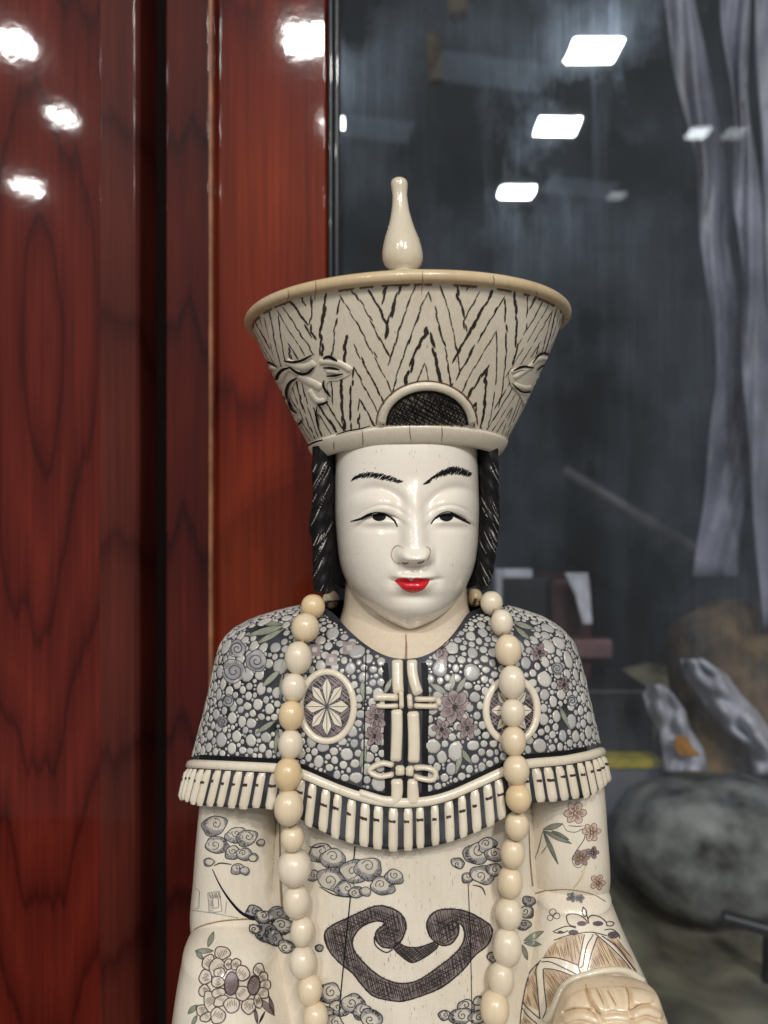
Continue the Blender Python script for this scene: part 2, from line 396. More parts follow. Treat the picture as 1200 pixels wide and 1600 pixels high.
pk = COL.objects[-1]
ORANGE = flat('orange_print', (.40, .17, .02), .5)
sheet('orange_mark', [(1150, 1062, 1072), (1165, 1058, 1080), (1180, 1066, 1096)], .735, ORANGE, None, None, wav=.001, seed=4)
om = COL.objects[-1]; om.parent = pk
def pbox(name, x0, x1, y0, y1, dist, depth, mat, label, cat, parent=None, bev=.003, rot=None):
    a = PXW(x0, y1, dist); b_ = PXW(x1, y0, dist); mb = MB(); box(mb, a[0], b_[0], dist, dist + depth, a[2], b_[2])
    o = mb.build(name, mat, parent); bevel_obj(o, bev)
    return tag(o, label, cat)
REDB = flat('dull_red_card', (.045, .010, .010), .5, scale=40)
PINKB = flat('faded_pink_card', (.14, .075, .075), .5, scale=40)
GREYP = flat('grey_paint', (.10, .10, .11), .5, scale=25)
YEL = flat('yellow_paint', (.40, .32, .01), .45, scale=60)
BLK = flat('black_plastic', (.012, .012, .013), .4)
OCH = flat('ochre_reflection', (.10, .066, .026), .9, scale=60)  # colour of the ochre reflections that the added rods stand in for
b0 = empty('red_box', PXW(900, 1100, .86)); tag(b0, 'dull red carton with a faded pink flap beside the black case', 'box')
o = pbox('body', 862, 925, 905, 1150, .86, .10, REDB, None, None, b0); o.matrix_parent_inverse = Matrix.Translation(-b0.location)
o = pbox('flap', 880, 958, 1000, 1030, .845, .02, PINKB, None, None, b0); o.matrix_parent_inverse = Matrix.Translation(-b0.location)
sheet('paper_slip', [(895, 890, 915), (930, 905, 922), (975, 912, 930)], .83, WPLAST, 'thin white paper slip leaning on the red carton', 'paper', wav=.002, seed=6)
pf = empty('picture_frame', PXW(800, 930, .88)); tag(pf, 'white framed dark picture standing near the red carton', 'picture frame')
for nm, q, mt in (('frame_side', (775, 785, 890, 1142), WPLAST), ('frame_top', (785.5, 832, 890, 903), WPLAST), ('picture', (785.5, 860, 903.5, 1142), BLK)):
    o = pbox(nm, *q, .88, .02, mt, None, None, pf, bev=.001); o.matrix_parent_inverse = Matrix.Translation(-pf.location)
pbox('equipment_case', 905, 1022, 1078, 1176, .80, .12, BLK, 'black equipment case standing above the yellow edged shelf', 'case')
sh = empty('display_shelf', PXW(990, 1320, .78)); tag(sh, 'grey display shelf with a bright yellow front edge', 'shelf')
for nm, q, mt, dd in (('edge_strip', (740, 1036, 1187, 1201), YEL, .775), ('shelf_body', (740, 1040, 1201.5, 1420), GREYP, .78)):
    o = pbox(nm, *q, dd, .14, mt, None, None, sh, bev=.001); o.matrix_parent_inverse = Matrix.Translation(-sh.location)
def rod(name, p, q, r, mat, label, cat, n=10):
    p = Vector(p); q = Vector(q); z = (q - p).normalized(); x = z.orthogonal().normalized(); y = z.cross(x); vs = []
    for e in (p, q):
        for k in range(n):
            a = 2 * math.pi * k / n; vs.append(e + x * r * math.cos(a) + y * r * math.sin(a))
    fs = [(k, (k + 1) % n, n + (k + 1) % n, n + k) for k in range(n)] + [tuple(range(n))[::-1], tuple(range(n, 2 * n))]
    o = mk(name, vs, fs, mat); bevel_obj(o, r * .3)
    return tag(o, label, cat)
rod('metal_rail', PXW(880, 735, 1.2), PXW(1090, 862, 1.15), .011, GREYP, 'grey rail sloping down behind the hanging plastic sheets', 'rail')
rod('black_lever', PXW(1128, 1432, .62), PXW(1260, 1468, .60), .006, BLK, 'short black lever sticking out below the grey stone', 'lever')
rod('black_post', PXW(1204, 1440, .64), PXW(1196, 1700, .64), .006, BLK, 'upright black post standing below the black lever', 'post')
rod('yellow_post', PXW(1206, 1515, .66), PXW(1206, 1740, .66), .005, YEL, 'yellow painted post just behind the black post', 'post')
rod('ochre_reflection_rod', PXW(712, -60, 1.1), PXW(716, 28, 1.1), .016, OCH, 'short ochre rod standing in for a reflection high beside the gasket', 'tassel')  # added rods in place of ochre reflections in the glass
rod('ochre_reflection_rod', PXW(676, 55, 1.2), PXW(684, 128, 1.2), .013, OCH, 'dim lower ochre rod standing in for a reflection under the brighter one', 'tassel')

# ================================================================== the statue: forms
statue = empty('carved_statue', V(0, 0, HBASE))
tag(statue, 'carved ivory court lady statue with flared engraved hat, fringed cape and red lips', 'statue')
def bvh(o): return BVHTree.FromPolygons([v.co[:] for v in o.data.vertices], [p.vertices[:] for p in o.data.polygons])

# ---- hat
HX, HROLL = 3.0, R(1.3)
def hatr(h):
    t = (h - 94.0) / (290 - 94.0); return 139 + (240 - 139) * t + 7 * np.sin(np.pi * np.clip(t, 0, 1))
def HP(x, d, h):     # hat space -> world, with the hat's slight roll
    hh = h - 95; c, s = math.cos(HROLL), math.sin(HROLL)
    sag = -13.0 * np.clip(1 - (np.asarray(h, float) - 94) / 110, 0, 1) ** 1.5 * (np.asarray(x, float) / 140) ** 2   # the lower edge dips at the temples
    return VA(HX + x * c - hh * s * .3, d, 95 + hh * c + x * s + sag)
def hat_pt(th, h, off=0.0): r = hatr(h) + off; return HP(r * np.sin(th), r * np.cos(th), h)
def lathe(prof, n, f=HP):
    vs = []
    th = np.linspace(0, 2 * np.pi, n, endpoint=False)
    for r, h in prof: vs.extend(f(r * np.sin(th), r * np.cos(th), h + 0 * th))
    return vs, grid_faces(len(prof), n, True)
hs = np.linspace(94, 290, 40)
prof = [(90, 102), (139, 96)] + [(float(hatr(h)), h) for h in hs] + [(236, 294), (228, 288), (150, 322), (60, 360), (20, 372), (1, 373)]
hat = mk('hat', *lathe(prof, 160), M_HAT, statue)
HATB = bvh(hat)
rp = [(241 + 8.5 * math.cos(a), 291 + 8.5 * math.sin(a)) for a in np.linspace(-2.4, math.pi, 14)]
mk('hat_rim', *lathe(rp, 160), M_RIM, hat)
bp_ = [(float(hatr(94)) - 5, 95)] + [(float(hatr(94 + 24 * t)) + 3.2 * math.sin(math.pi * (t * .94 + .03)) ** .5, 95 + 21 * t) for t in np.linspace(0, 1, 10)] + [(float(hatr(118)) - 3, 119)]
mk('hat_band', *lathe(bp_, 160), M_HAT, hat)
fp = [(1, 521), (8, 521), (12, 518), (13.5, 513), (12.5, 505), (11.5, 495), (12.2, 485), (14, 470), (17.5, 455), (22, 440), (26.5, 428), (30, 415), (32, 403), (31.5, 393), (28, 385), (22, 380), (17, 377), (17, 365)]
def FN(x, d, h): t = (h - 377) / 144; return VA(-4 - 6.5 * t + x, d - 2 * t, h)
mk('finial', *lathe(fp, 40, FN), ivory('ivory_finial', (.68, .60, .46), (.76, .69, .56), rough=.2, coat=.5, specks=.3), hat)

# ---- head and neck
HY = np.array([660, 680, 700, 800, 850, 880, 900, 920, 940, 955, 968, 978, 984, 987.])
HLw = np.array([112, 112, 112, 112, 108, 104.5, 99, 90, 77, 62, 45, 29, 13, 1.])
HRw = np.array([110, 110, 111, 114, 112, 108, 102, 93, 80, 66, 50, 34, 17, 1.])
HB = np.array([134, 136, 138, 140, 141, 141, 140, 137, 131, 124, 113, 100, 88, 76.])
def face_features(x, y):
    g = lambda cx, cy, rx, ry: np.exp(-((x - cx) / rx) ** 2 - ((y - cy) / ry) ** 2)
    z = np.zeros_like(x)
    # nose
    t = np.clip((y - 758) / (872 - 758), 0, 1); xc = 640 + 4 * t
    w = 14 + 7 * t
    amp = (3.5 + 19 * t ** 1.25) * smoothstep(742, 772, y) * (1 - smoothstep(872, 885, y))
    z += amp * np.exp(-np.abs((x - xc) / w) ** 3)
    z += 9.5 * g(624, 867, 8.5, 10) + 9.5 * g(663, 866, 8.5, 10) + 4 * g(644, 870, 16, 9)
    z -= 2.2 * g(609, 870, 5, 15) + 2.2 * g(676, 868, 5, 15)
    # sockets and lids
    for cx, s in ((588, 1), (704, -1)):
        arc = 764 + .010 * (x - cx) ** 2 + .12 * s * (x - cx)
        z -= 5.5 * np.exp(-((y - arc) / 9) ** 2) * np.exp(-((x - cx - 2 * s) / 40) ** 4)
        z += 6.5 * g(cx, 788, 38, 19)
        lid = 803 + .0115 * (x - cx - 4 * s) ** 2 - (.03 * s) * (x - cx)
        win = np.exp(-((x - cx) / 36) ** 4)
        z += 2.8 * smoothstep(-13, -10, y - (lid + 0)) * (1 - smoothstep(-1.5, 1.0, y - lid)) * win
        z -= 1.3 * np.exp(-((y - lid + 13) / 2.2) ** 2) * win
        z -= 3.2 * np.exp(-((y - lid - 3) / 5) ** 2) * win
        z += 2.2 * np.exp(-((y - 815) / 5.5) ** 2) * win
        z -= 1.8 * np.exp(-((y - 826) / 6) ** 2) * np.exp(-((x - cx) / 30) ** 4)
    z -= 3.5 * g(617, 790, 11, 20) + 3.5 * g(669, 790, 11, 20)
    # cheeks, mouth, chin
    z += 5 * g(573, 862, 38, 36) + 5 * g(712, 862, 34, 36)
    z += 5.5 * g(643, 908, 36, 26)
    z -= 2.2 * g(643, 890, 5, 9)
    z -= 3.5 * g(609, 908, 8, 10) + 3.5 * g(680, 907, 8, 10)
    ml = 906.5 + .0011 * (x - 643) ** 2 * -1
    win = np.exp(-((x - 644) / 29) ** 4)
    z += 4.5 * np.exp(-((y - 901) / 5) ** 2) * win - 4.5 * np.exp(-((y - ml) / 3) ** 2) * np.exp(-((x - 645) / 36) ** 4)
    z += 6.5 * np.exp(-((y - 916) / 8) ** 2) * np.exp(-((x - 643) / 23) ** 4)
    z -= 3.5 * g(643, 933, 30, 7)
    z += 6 * g(643, 955, 42, 17)
    return z
nr, nc = 230, 300
ys = 660 + (987 - 660) * (1 - (1 - np.linspace(0, 1, nr)) ** 1.0)
ys[-30:] = np.linspace(ys[-31], 987, 32)[1:-1]; ys[-1] = 987
def pchip_(q, v):
    acc = 0
    for dx in np.linspace(-7, 7, 9): acc = acc + np.interp(np.clip(q + dx * smoothstep(0, 14, 987 - q), 660, 987), HY, v)
    return acc / 9
th = np.linspace(-np.pi, np.pi, nc, endpoint=False) * 1.0
th = th - .22 * np.sin(2 * th)            # more columns on the face
Yg, Tg = np.meshgrid(ys, th, indexing='ij')
aL, aR, bF = pchip_(Yg, HLw), pchip_(Yg, HRw), pchip_(Yg, HB)
s_, c_ = np.sin(Tg), np.cos(Tg)
e = 2 / 2.45
x = np.where(s_ > 0, aR, aL) * np.sign(s_) * np.abs(s_) ** e * (1136 / 1155)
bB = 95 * np.sqrt(np.clip(1 - ((Yg - 660) / 330) ** 4, 0, 1)) + 1
d = np.where(c_ > 0, bF, bB) * np.sign(c_) * np.abs(c_) ** e
cxs = 634 + 3.0 * smoothstep(900, 985, Yg)
x = x + (cxs - 634)
sc = (1155 - np.clip(d, 0, 300)) / 1155
h = (800 - Yg) * (.55 * sc + .45 * (1155 - 110) / 1155)
xs = AX + x * 1155 / (1155 - d) ; ysx = 800 - h * 1155 / (1155 - d)
d = d + face_features(xs, ysx) * smoothstep(.05, .45, c_)
hv = VA(x, d, h).reshape(-1, 3)
head = mk('head', hv, grid_faces(nr, nc, True), M_FACE, statue)
HEADB = bvh(head)

def loft(rows, n=96, e=2.5, f=VA, cap=False, sub=8):
    """rows of (h, cx, cd, rx, rd_front, rd_back); smooth between them"""
    rows = np.array(rows, float); k = len(rows)
    q = np.linspace(0, k - 1, (k - 1) * sub + 1); i = np.clip(q.astype(int), 0, k - 2); t = (q - i)[:, None]
    P = lambda o: rows[np.clip(i + o, 0, k - 1)]
    p0, p1, p2, p3 = P(-1), P(0), P(1), P(2)
    S = .5 * (2 * p1 + (p2 - p0) * t + (2 * p0 - 5 * p1 + 4 * p2 - p3) * t ** 2 + (3 * p1 - p0 - 3 * p2 + p3) * t ** 3)
    T = np.linspace(-np.pi, np.pi, n, endpoint=False); vs = []
    ss, cc = np.sin(T), np.cos(T); ex = 2 / e
    for hh, cx, cd, rx, rf, rb in S:
        xx = cx + rx * np.sign(ss) * np.abs(ss) ** ex
        dd = cd + np.where(cc > 0, rf, rb) * np.sign(cc) * np.abs(cc) ** ex
        vs.extend(f(xx, dd, hh + 0 * T))
    return vs, grid_faces(len(S), n, True)
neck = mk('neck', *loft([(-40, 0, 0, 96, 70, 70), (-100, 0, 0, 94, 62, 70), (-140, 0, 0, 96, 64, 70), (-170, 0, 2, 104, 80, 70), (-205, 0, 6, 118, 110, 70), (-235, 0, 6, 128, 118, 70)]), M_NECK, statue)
NECKB = bvh(neck)
# ---- hair
M_HAIR = flat('black_stained_hair', (.011, .0105, .011), .45, var=.7, scale=220, spec=.25)
hb = mk('back_hair', *loft([(105, 0, -20, 80, 60, 70), (92, 0, -20, 118, 55, 85), (0, 0, -25, 122, 55, 95), (-90, 0, -25, 118, 50, 90), (-118, 0, -22, 108, 45, 80), (-124, 0, -20, 60, 20, 40)]), M_HAIR, statue)
M_STRAND = flat('pale_hair_strand', (.33, .31, .28), .4, var=.5, scale=400)
for side, cl in ((-1, [(712, 505.5, 17), (740, 504, 17), (770, 505, 16), (800, 503, 17), (822, 501, 18), (850, 504, 16), (880, 505, 16), (905, 505, 16), (920, 506, 15), (926, 506, 9)]),
                 (1, [(712, 760, 15), (740, 761, 15), (770, 762, 14), (795, 762, 15.5), (820, 761, 15.5), (845, 759, 15), (870, 757, 14), (895, 754, 13), (912, 752, 11), (920, 751, 6)])):
    rows = []
    k = (1155 - 42) / 1155
    rows.append(((800 - 700) * k, (cl[0][1] - AX) * k, 42, cl[0][2] * k, 34, 40))
    for y, cx, r in cl: rows.append(((800 - y) * k, (cx - AX) * k, 42, r * k, 30 * min(1, r / 14), 40))
    vs, fs = loft(rows, n=48, e=2.2)
    vs = np.array(vs); zz = vs[:, 2]; ang = np.arctan2(vs[:, 0] - (AX - CX + (cl[4][1] - AX) * k) * U, -(vs[:, 1] - (D0 - 42) * U))
    # twisted locks
    bump = np.sin(ang * 2.0 * side + (zz - CAMZ) / U * .135) ** 2
    vs[:, 0] += side * bump * 1.2 * U; vs[:, 1] -= bump * 2.5 * U
    hl = mk('hair_lock', vs, fs, M_HAIR, statue)
    if side < 0: HLB = bvh(hl); hair_l = hl
    else: HRB = bvh(hl); hair_r = hl

# ---- cape
CH = [-128, -138, -148, -158, -170, -186, -206, -240, -280, -320, -390, -415, -450, -490]
CL = [70, 120, 170, 214, 249, 275, 289, 297, 305, 315, 334, 341, 348, 352]
CR = [75, 125, 165, 200, 228, 248, 262, 272, 281, 290, 306, 311, 313, 314]
CF = [10, 28, 50, 72, 92, 110, 128, 141, 150, 157, 168, 172, 178, 182]
CB = [40, 60, 80, 95, 108, 118, 126, 134, 140, 146, 156, 160, 164, 166]
def cape_pt(th, h, off=0.0):
    th, h = np.broadcast_arrays(np.asarray(th, float), np.asarray(h, float))
    k = 7
    l, r, f, b = (smooth_table(CH, v, h, k) for v in (CL, CR, CF, CB))
    s, c = np.sin(th), np.cos(th); e = 2 / 2.35
    wl = smoothstep(-.35, .35, s)
    x = (l * (1 - wl) + r * wl + off) * np.sign(s) * np.abs(s) ** e
    d = (np.where(c > 0, f, b) + off) * np.sign(c) * np.abs(c) ** e
    return VA(x, d, h)
NECKL = np.array([(380, 940), (470, 941), (500, 945), (522, 958), (545, 984), (572, 1008), (602, 1026), (632, 1032), (664, 1026), (690, 1010), (712, 985), (730, 958), (760, 945), (800, 940), (900, 940)], float)
BAND = np.array([(280, 1196), (300, 1193), (360, 1196), (440, 1200), (475, 1209), (520, 1229), (560, 1244), (600, 1253), (632, 1255), (665, 1253), (700, 1244), (740, 1226), (780, 1207), (820, 1193), (880, 1188), (920, 1180), (950, 1170)], float)
HEM = np.array([(280, 1246), (288, 1251), (305, 1257), (340, 1260), (430, 1264), (458, 1272), (490, 1292), (520, 1308), (560, 1321), (600, 1327), (635, 1328), (660, 1325), (700, 1317), (740, 1301), (780, 1283), (805, 1264), (830, 1254), (880, 1251), (920, 1245), (938, 1232), (950, 1222)], float)
def solve(th, curve, h0, h1):
    """height on the cape where its outline at angle th crosses a curve drawn in the photo"""
    hh = np.linspace(h0, h1, 700)
    pxs, pys = proj(cape_pt(np.full_like(hh, th), hh))
    dlt = pys - np.interp(pxs, curve[:, 0], curve[:, 1])
    k = np.argmax(dlt > 0)
    return hh[k] if dlt.max() > 0 else h1
NT = 260
thc = np.linspace(-np.pi, np.pi, NT, endpoint=False)
front = np.abs(thc) < R(97)
def curve_h(curve, h0, h1):
    out = np.zeros(NT)
    for i, t in enumerate(thc):
        tt = np.clip(t, -R(97), R(97)); out[i] = solve(tt, curve, h0, h1)
    # blend left and right value across the back
    iF = np.where(front)[0]; a, b = out[iF[-1]], out[iF[0]]
    for i, t in enumerate(thc):
        if not front[i]:
            q = (t - R(97)) / R(166) if t > 0 else (t + 2 * np.pi - R(97)) / R(166)
            out[i] = a + (b - a) * np.clip(q, 0, 1)
    acc = sum(np.roll(out, k) for k in range(-2, 3)) / 5
    return acc
hN = np.maximum(curve_h(NECKL, -126, -300), -300); hBd = curve_h(BAND, -330, -480); hH = curve_h(HEM, -360, -500)
m_ = 70
rowsv = []
for i in range(m_):
    t = i / (m_ - 1)
    hh = hN + (hH - hN) * t
    rowsv.append(cape_pt(thc, hh))
hin = hH + 14
inner = cape_pt(thc, hH, -9)
inner2 = cape_pt(thc, hH + 30, -22)
vs = np.concatenate(rowsv + [inner, inner2])
M_CAPE = flat('inked_cape_ground', (.040, .041, .050), .5, var=.75, scale=110, spec=.25)
cape = mk('cape', vs, grid_faces(m_ + 2, NT, True), M_CAPE, statue)
CAPEB = bvh(cape)

# ---- robe body and sleeves
robe = mk('robe', *loft([(-300, 0, 0, 150, 100, 90), (-380, 0, 0, 186, 138, 120), (-450, -2, 0, 196, 149, 130), (-560, -3, 0, 208, 158, 135), (-700, -3, 0, 218, 168, 140), (-900, 0, 0, 235, 186, 160), (-1300, 0, 0, 280, 225, 200)], n=140, e=2.2), M_BODY, statue)
sl = []
def scaled_top(rows, htop):
    out = []
    h, cx, cd, rx, rf, rb = rows[0]
    for q in (0.02, .1, .25, .45, .7): 
        s = math.sqrt(1 - (1 - q) ** 2)
        out.append((htop + (h - htop) * q, cx, cd, rx * s, rf * s, rb * s))
    return out + rows
SL1 = mk('sleeve', *loft([(-330, -252, 0, 55, 70, 70), (-420, -255, 0, 60, 82, 75), (-500, -257, 2, 65, 88, 80), (-560, -258, 4, 68, 90, 82), (-620, -259, 8, 71, 86, 84), (-680, -258, 6, 66, 66, 80)], n=80, e=2.3), M_BODY, statue)
SL2 = mk('lower_sleeve', *loft(scaled_top([(-645, -255, 68, 71, 100, 80), (-690, -249, 78, 83, 108, 90), (-760, -243, 90, 95, 118, 100), (-860, -236, 120, 102, 128, 110), (-960, -225, 150, 100, 120, 115), (-1020, -220, 165, 80, 90, 90), (-1035, -218, 170, 20, 30, 30)], -590), n=96, e=2.2), M_BODY, statue)
SR1 = mk('sleeve', *loft([(-330, 240, 0, 55, 70, 70), (-420, 243, 4, 59, 84, 75), (-480, 245, 6, 60, 90, 78), (-530, 247, 8, 61, 91, 80), (-570, 248, 6, 61, 80, 80), (-630, 248, 2, 54, 54, 75)], n=80, e=2.4), M_BODY, statue)
SR2 = mk('lower_sleeve', *loft(scaled_top([(-580, 245, 42, 60, 74, 70), (-625, 249, 56, 73, 84, 76), (-670, 254, 80, 88, 98, 86), (-720, 259, 108, 101, 112, 98), (-790, 262, 140, 112, 118, 108), (-900, 262, 170, 112, 118, 118), (-980, 262, 190, 90, 90, 90), (-990, 262, 190, 10, 10, 10)], -538), n=110, e=2.3), M_BODY, statue)
def multi_bvh(objs):
    v = []; f = []
    for o in objs:
        b = len(v); v += [q.co[:] for q in o.data.vertices]; f += [tuple(i + b for i in p.vertices) for p in o.data.polygons]
    return BVHTree.FromPolygons(v, f)
BODYB = multi_bvh([robe, SL1, SL2, SR1, SR2])
ALLB = multi_bvh([robe, SL1, SL2, SR1, SR2, cape, neck, head])

# ---- bead necklace
LB = [(517, 937, 13, 14), (489, 948, 19, 19), (477, 981, 22, 22.5), (466, 1028, 21.5, 25), (459, 1074, 19.5, 21.5), (455, 1118, 20, 22.5), (454, 1163, 19.5, 22), (450, 1210, 22, 25), (451, 1262, 23, 27), (457, 1309, 19, 20.5), (460, 1355, 27, 28), (463, 1408, 21, 25.5), (472, 1455, 18.5, 22), (473, 1503, 21, 23.5), (484, 1547, 19.5, 22.5), (493, 1590, 20, 23), (500, 1635, 20, 23), (510, 1680, 20, 23), (522, 1724, 20, 23)]
RB = [(741, 934, 13, 14), (768, 942, 17.5, 18), (784, 973, 17.5, 20.5), (794, 1016, 21, 24), (800, 1066, 21, 25.5), (801.5, 1114, 19, 21.5), (802.5, 1158, 19.5, 22.5), (806.5, 1203, 20.5, 22.5), (810, 1247, 20, 21.5), (807.5, 1290, 19, 22), (801, 1333, 19.5, 23), (797, 1378, 20, 24), (795, 1427, 21, 23.5), (792, 1480, 23, 28.5), (783, 1530, 20.5, 26), (773, 1576, 23, 26.5), (764, 1624, 20, 23), (754, 1668, 20, 23), (742, 1712, 20, 23)]
neckl = empty('bead_necklace', V(0, 150, -600))
tag(neckl, 'long necklace of cream and honey ivory beads hanging down both sides of the statue chest', 'necklace')
CAMP = Vector((0, 0, CAMZ))
def cast(bv, x, y):
    dr = (Vector(PXW(x, y, 1.0)) - CAMP).normalized()
    return bv.ray_cast(CAMP, dr)
bcols = rng.random(80); bi = 0
def bead_mesh(P, rx, rz, mat, parent, seed):
    n, m = 14, 22; vs = []
    for i in range(n):
        a = math.pi * (.06 + .88 * i / (n - 1))
        for j in range(m):
            t = 2 * math.pi * j / m
            vs.append((P[0] + rx * math.sin(a) ** .9 * math.cos(t), P[1] + rx * math.sin(a) ** .9 * math.sin(t), P[2] + rz * math.cos(a)))
    fs = grid_faces(n, m, True) + [tuple(range(m))[::-1], tuple(range((n - 1) * m, n * m))]
    return mk('bead', vs, fs, mat, parent)
CORD = flat('tan_cord', (.35, .24, .12), .7)
for SB in (LB, RB):
    dist = []
    for (bx, by, rx, ry) in SB:
        hits = [cast(ALLB, bx + dx, by + dy)[0] for dx in (-.7 * rx, 0, .7 * rx) for dy in (-.7 * ry, 0, .7 * ry)]
        ds = [q.y for q in hits if q is not None]
        dist.append((min(ds) / U) if ds else 1100)
    q = [dd - rx * .80 for dd, (bx, by, rx, ry) in zip(dist, SB)]
    q[0] = dist[0] - 4
    raw = list(q)
    for _ in range(6):     # the string hangs taut over the hem
        for i in range(1, len(q) - 1): q[i] = min(q[i], .5 * (q[i - 1] + q[i + 1]) + 2)
    pts = []
    for dd, (bx, by, rx, ry) in zip(q, SB):
        P = PXW(bx, by, dd * U); k = dd / F * U
        mat = BEADS[0 if bcols[bi] < .45 else 1 if bcols[bi] < .8 else 2]; bi += 1
        bead_mesh(P, rx * k, ry * k * 1.02, mat, neckl, bi); pts.append(P)
    # cord through the beads
    vs = []; n = 8
    for i, p in enumerate(pts):
        for k in range(n):
            a = 2 * math.pi * k / n; vs.append((p[0] + 3 * U * math.cos(a), p[1] + 3 * U * math.sin(a), p[2]))
    mk('cord', vs, grid_faces(len(pts), n, True), CORD, neckl)

# ================================================================== carving and inking laid on those surfaces
def dr(bv, x, y, rs):
    loc, nrm, idx, ds = cast(bv, x, y)
    if loc is None: return None
    if nrm.dot(loc - CAMP) > 0: nrm = -nrm
    return loc + nrm * (rs * U)
def resample(pts, step):
    p = np.array(pts, float); s = np.r_[0, np.cumsum(np.hypot(*np.diff(p, axis=0).T))]
    if s[-1] < 1e-6: return p
    n = max(2, int(math.ceil(s[-1] / step)) + 1); q = np.linspace(0, s[-1], n)
    return np.stack([np.interp(q, s, p[:, 0]), np.interp(q, s, p[:, 1])], 1)
def smoothline(pts, n=6, closed=False):
    p = np.array(pts, float)
    if closed: p = np.vstack([p[-1], p, p[0], p[1]])
    else: p = np.vstack([2 * p[0] - p[1], p, 2 * p[-1] - p[-2]])
    out = []
    for i in range(1, len(p) - 2):
        for t in np.linspace(0, 1, n, endpoint=False):
            p0, p1, p2, p3 = p[i - 1:i + 3]
            out.append(.5 * (2 * p1 + (p2 - p0) * t + (2 * p0 - 5 * p1 + 4 * p2 - p3) * t * t + (3 * p1 - p0 - 3 * p2 + p3) * t ** 3))
    if not closed: out.append(p[-2])
    else: out.append(out[0])
    return np.array(out)
def normals2(p):
    t = np.gradient(p, axis=0); t /= np.maximum(1e-9, np.hypot(t[:, 0], t[:, 1]))[:, None]
    return np.stack([-t[:, 1], t[:, 0]], 1)
def ribbon(mb, bv, pts, w, rs=.5, step=4.0, taper=False, wob=0.0):
    p = resample(pts, step); n = normals2(p); k = len(p)
    if np.isscalar(w): ww = np.full(k, float(w))
    else: ww = np.interp(np.linspace(0, 1, k), np.linspace(0, 1, len(w)), w)
    if taper:
        t = np.linspace(0, 1, k); ww = ww * (.35 + .65 * np.sin(np.pi * np.clip(t, .03, .97)) ** .6)
    if wob: ww = ww * (1 + wob * rng.uniform(-1, 1, k)); p = p + rng.normal(0, wob * .5, p.shape)
    row = []
    for q, m, a in zip(p, n, ww):
        A = dr(bv, *(q + m * a / 2), rs); B = dr(bv, *(q - m * a / 2), rs)
        if A is None or B is None or (A - B).length > 6 * max(a, 1) * U:
            flush(mb, row); row = []; continue
        row.append((A, B))
    flush(mb, row)
def flush(mb, row):
    if len(row) < 2: return
    vs = [v for ab in row for v in ab]
    mb.add(vs, [(2 * i, 2 * i + 1, 2 * i + 3, 2 * i + 2) for i in range(len(row) - 1)])
def strip(mb, bv, pts, w, hgt, step=4.0, ends=True, sink=-.6):
    """raised rounded bar following a surface"""
    p = resample(pts, step); n = normals2(p); k = len(p)
    ww = np.full(k, float(w)) if np.isscalar(w) else np.interp(np.linspace(0, 1, k), np.linspace(0, 1, len(w)), w)
    prof = [(-1, sink), (-.92, .5 * hgt), (-.68, .86 * hgt), (0, hgt), (.68, .86 * hgt), (.92, .5 * hgt), (1, sink)]
    rows = []
    for i in range(k):
        pts_ = [dr(bv, *(p[i] + n[i] * ww[i] / 2 * o), r) for o, r in prof]
        if any(q is None for q in pts_): continue
        if ends and i in (0, k - 1): pts_ = [dr(bv, *(p[i] + n[i] * ww[i] / 2 * o * .7), sink) or q for (o, r), q in zip(prof, pts_)]
        rows.append(pts_)
    if len(rows) > 1:
        mb.add([v for r in rows for v in r], grid_faces(len(rows), len(prof), False))
def inside(poly, x, y):
    x = np.asarray(x, float); y = np.asarray(y, float); c = np.zeros(x.shape, bool); n = len(poly)
    for i in range(n):
        x0, y0 = poly[i]; x1, y1 = poly[(i + 1) % n]
        if y0 == y1: continue
        k = ((y0 > y) != (y1 > y)) & (x < (x1 - x0) * (y - y0) / (y1 - y0) + x0); c ^= k
    return c
def fill(mb, bv, poly, rs=.3, step=5.0):
    poly = np.array(poly, float)
    if np.hypot(*(poly[0] - poly[-1])) < .01: poly = poly[:-1]
    b = resample(np.vstack([poly, poly[:1]]), max(2.0, step * .7))[:-1]
    x0, y0 = b.min(0); x1, y1 = b.max(0)
    gx_, gy_ = np.meshgrid(np.arange(x0 + step / 2, x1, step), np.arange(y0 + step / 2, y1, step))
    g = np.stack([gx_.ravel(), gy_.ravel()], 1)
    if len(g): g = g[inside(b, g[:, 0], g[:, 1])]
    if len(g):
        dm = np.min(np.hypot(g[:, None, 0] - b[None, :, 0], g[:, None, 1] - b[None, :, 1]), 1); g = g[dm > step * .45]
    pts = np.vstack([b, g]) if len(g) else b
    nb = len(b)
    r = delaunay_2d_cdt([Vector(q) for q in pts], [(i, (i + 1) % nb) for i in range(nb)], [], 1, 1e-4)
    vs = [dr(bv, v.x, v.y, rs) for v in r[0]]
    ok = [i for i, v in enumerate(vs) if v is not None]; mp = {o: i for i, o in enumerate(ok)}
    mb.add([vs[i] for i in ok], [tuple(mp[i] for i in f) for f in r[2] if all(i in mp for i in f)])
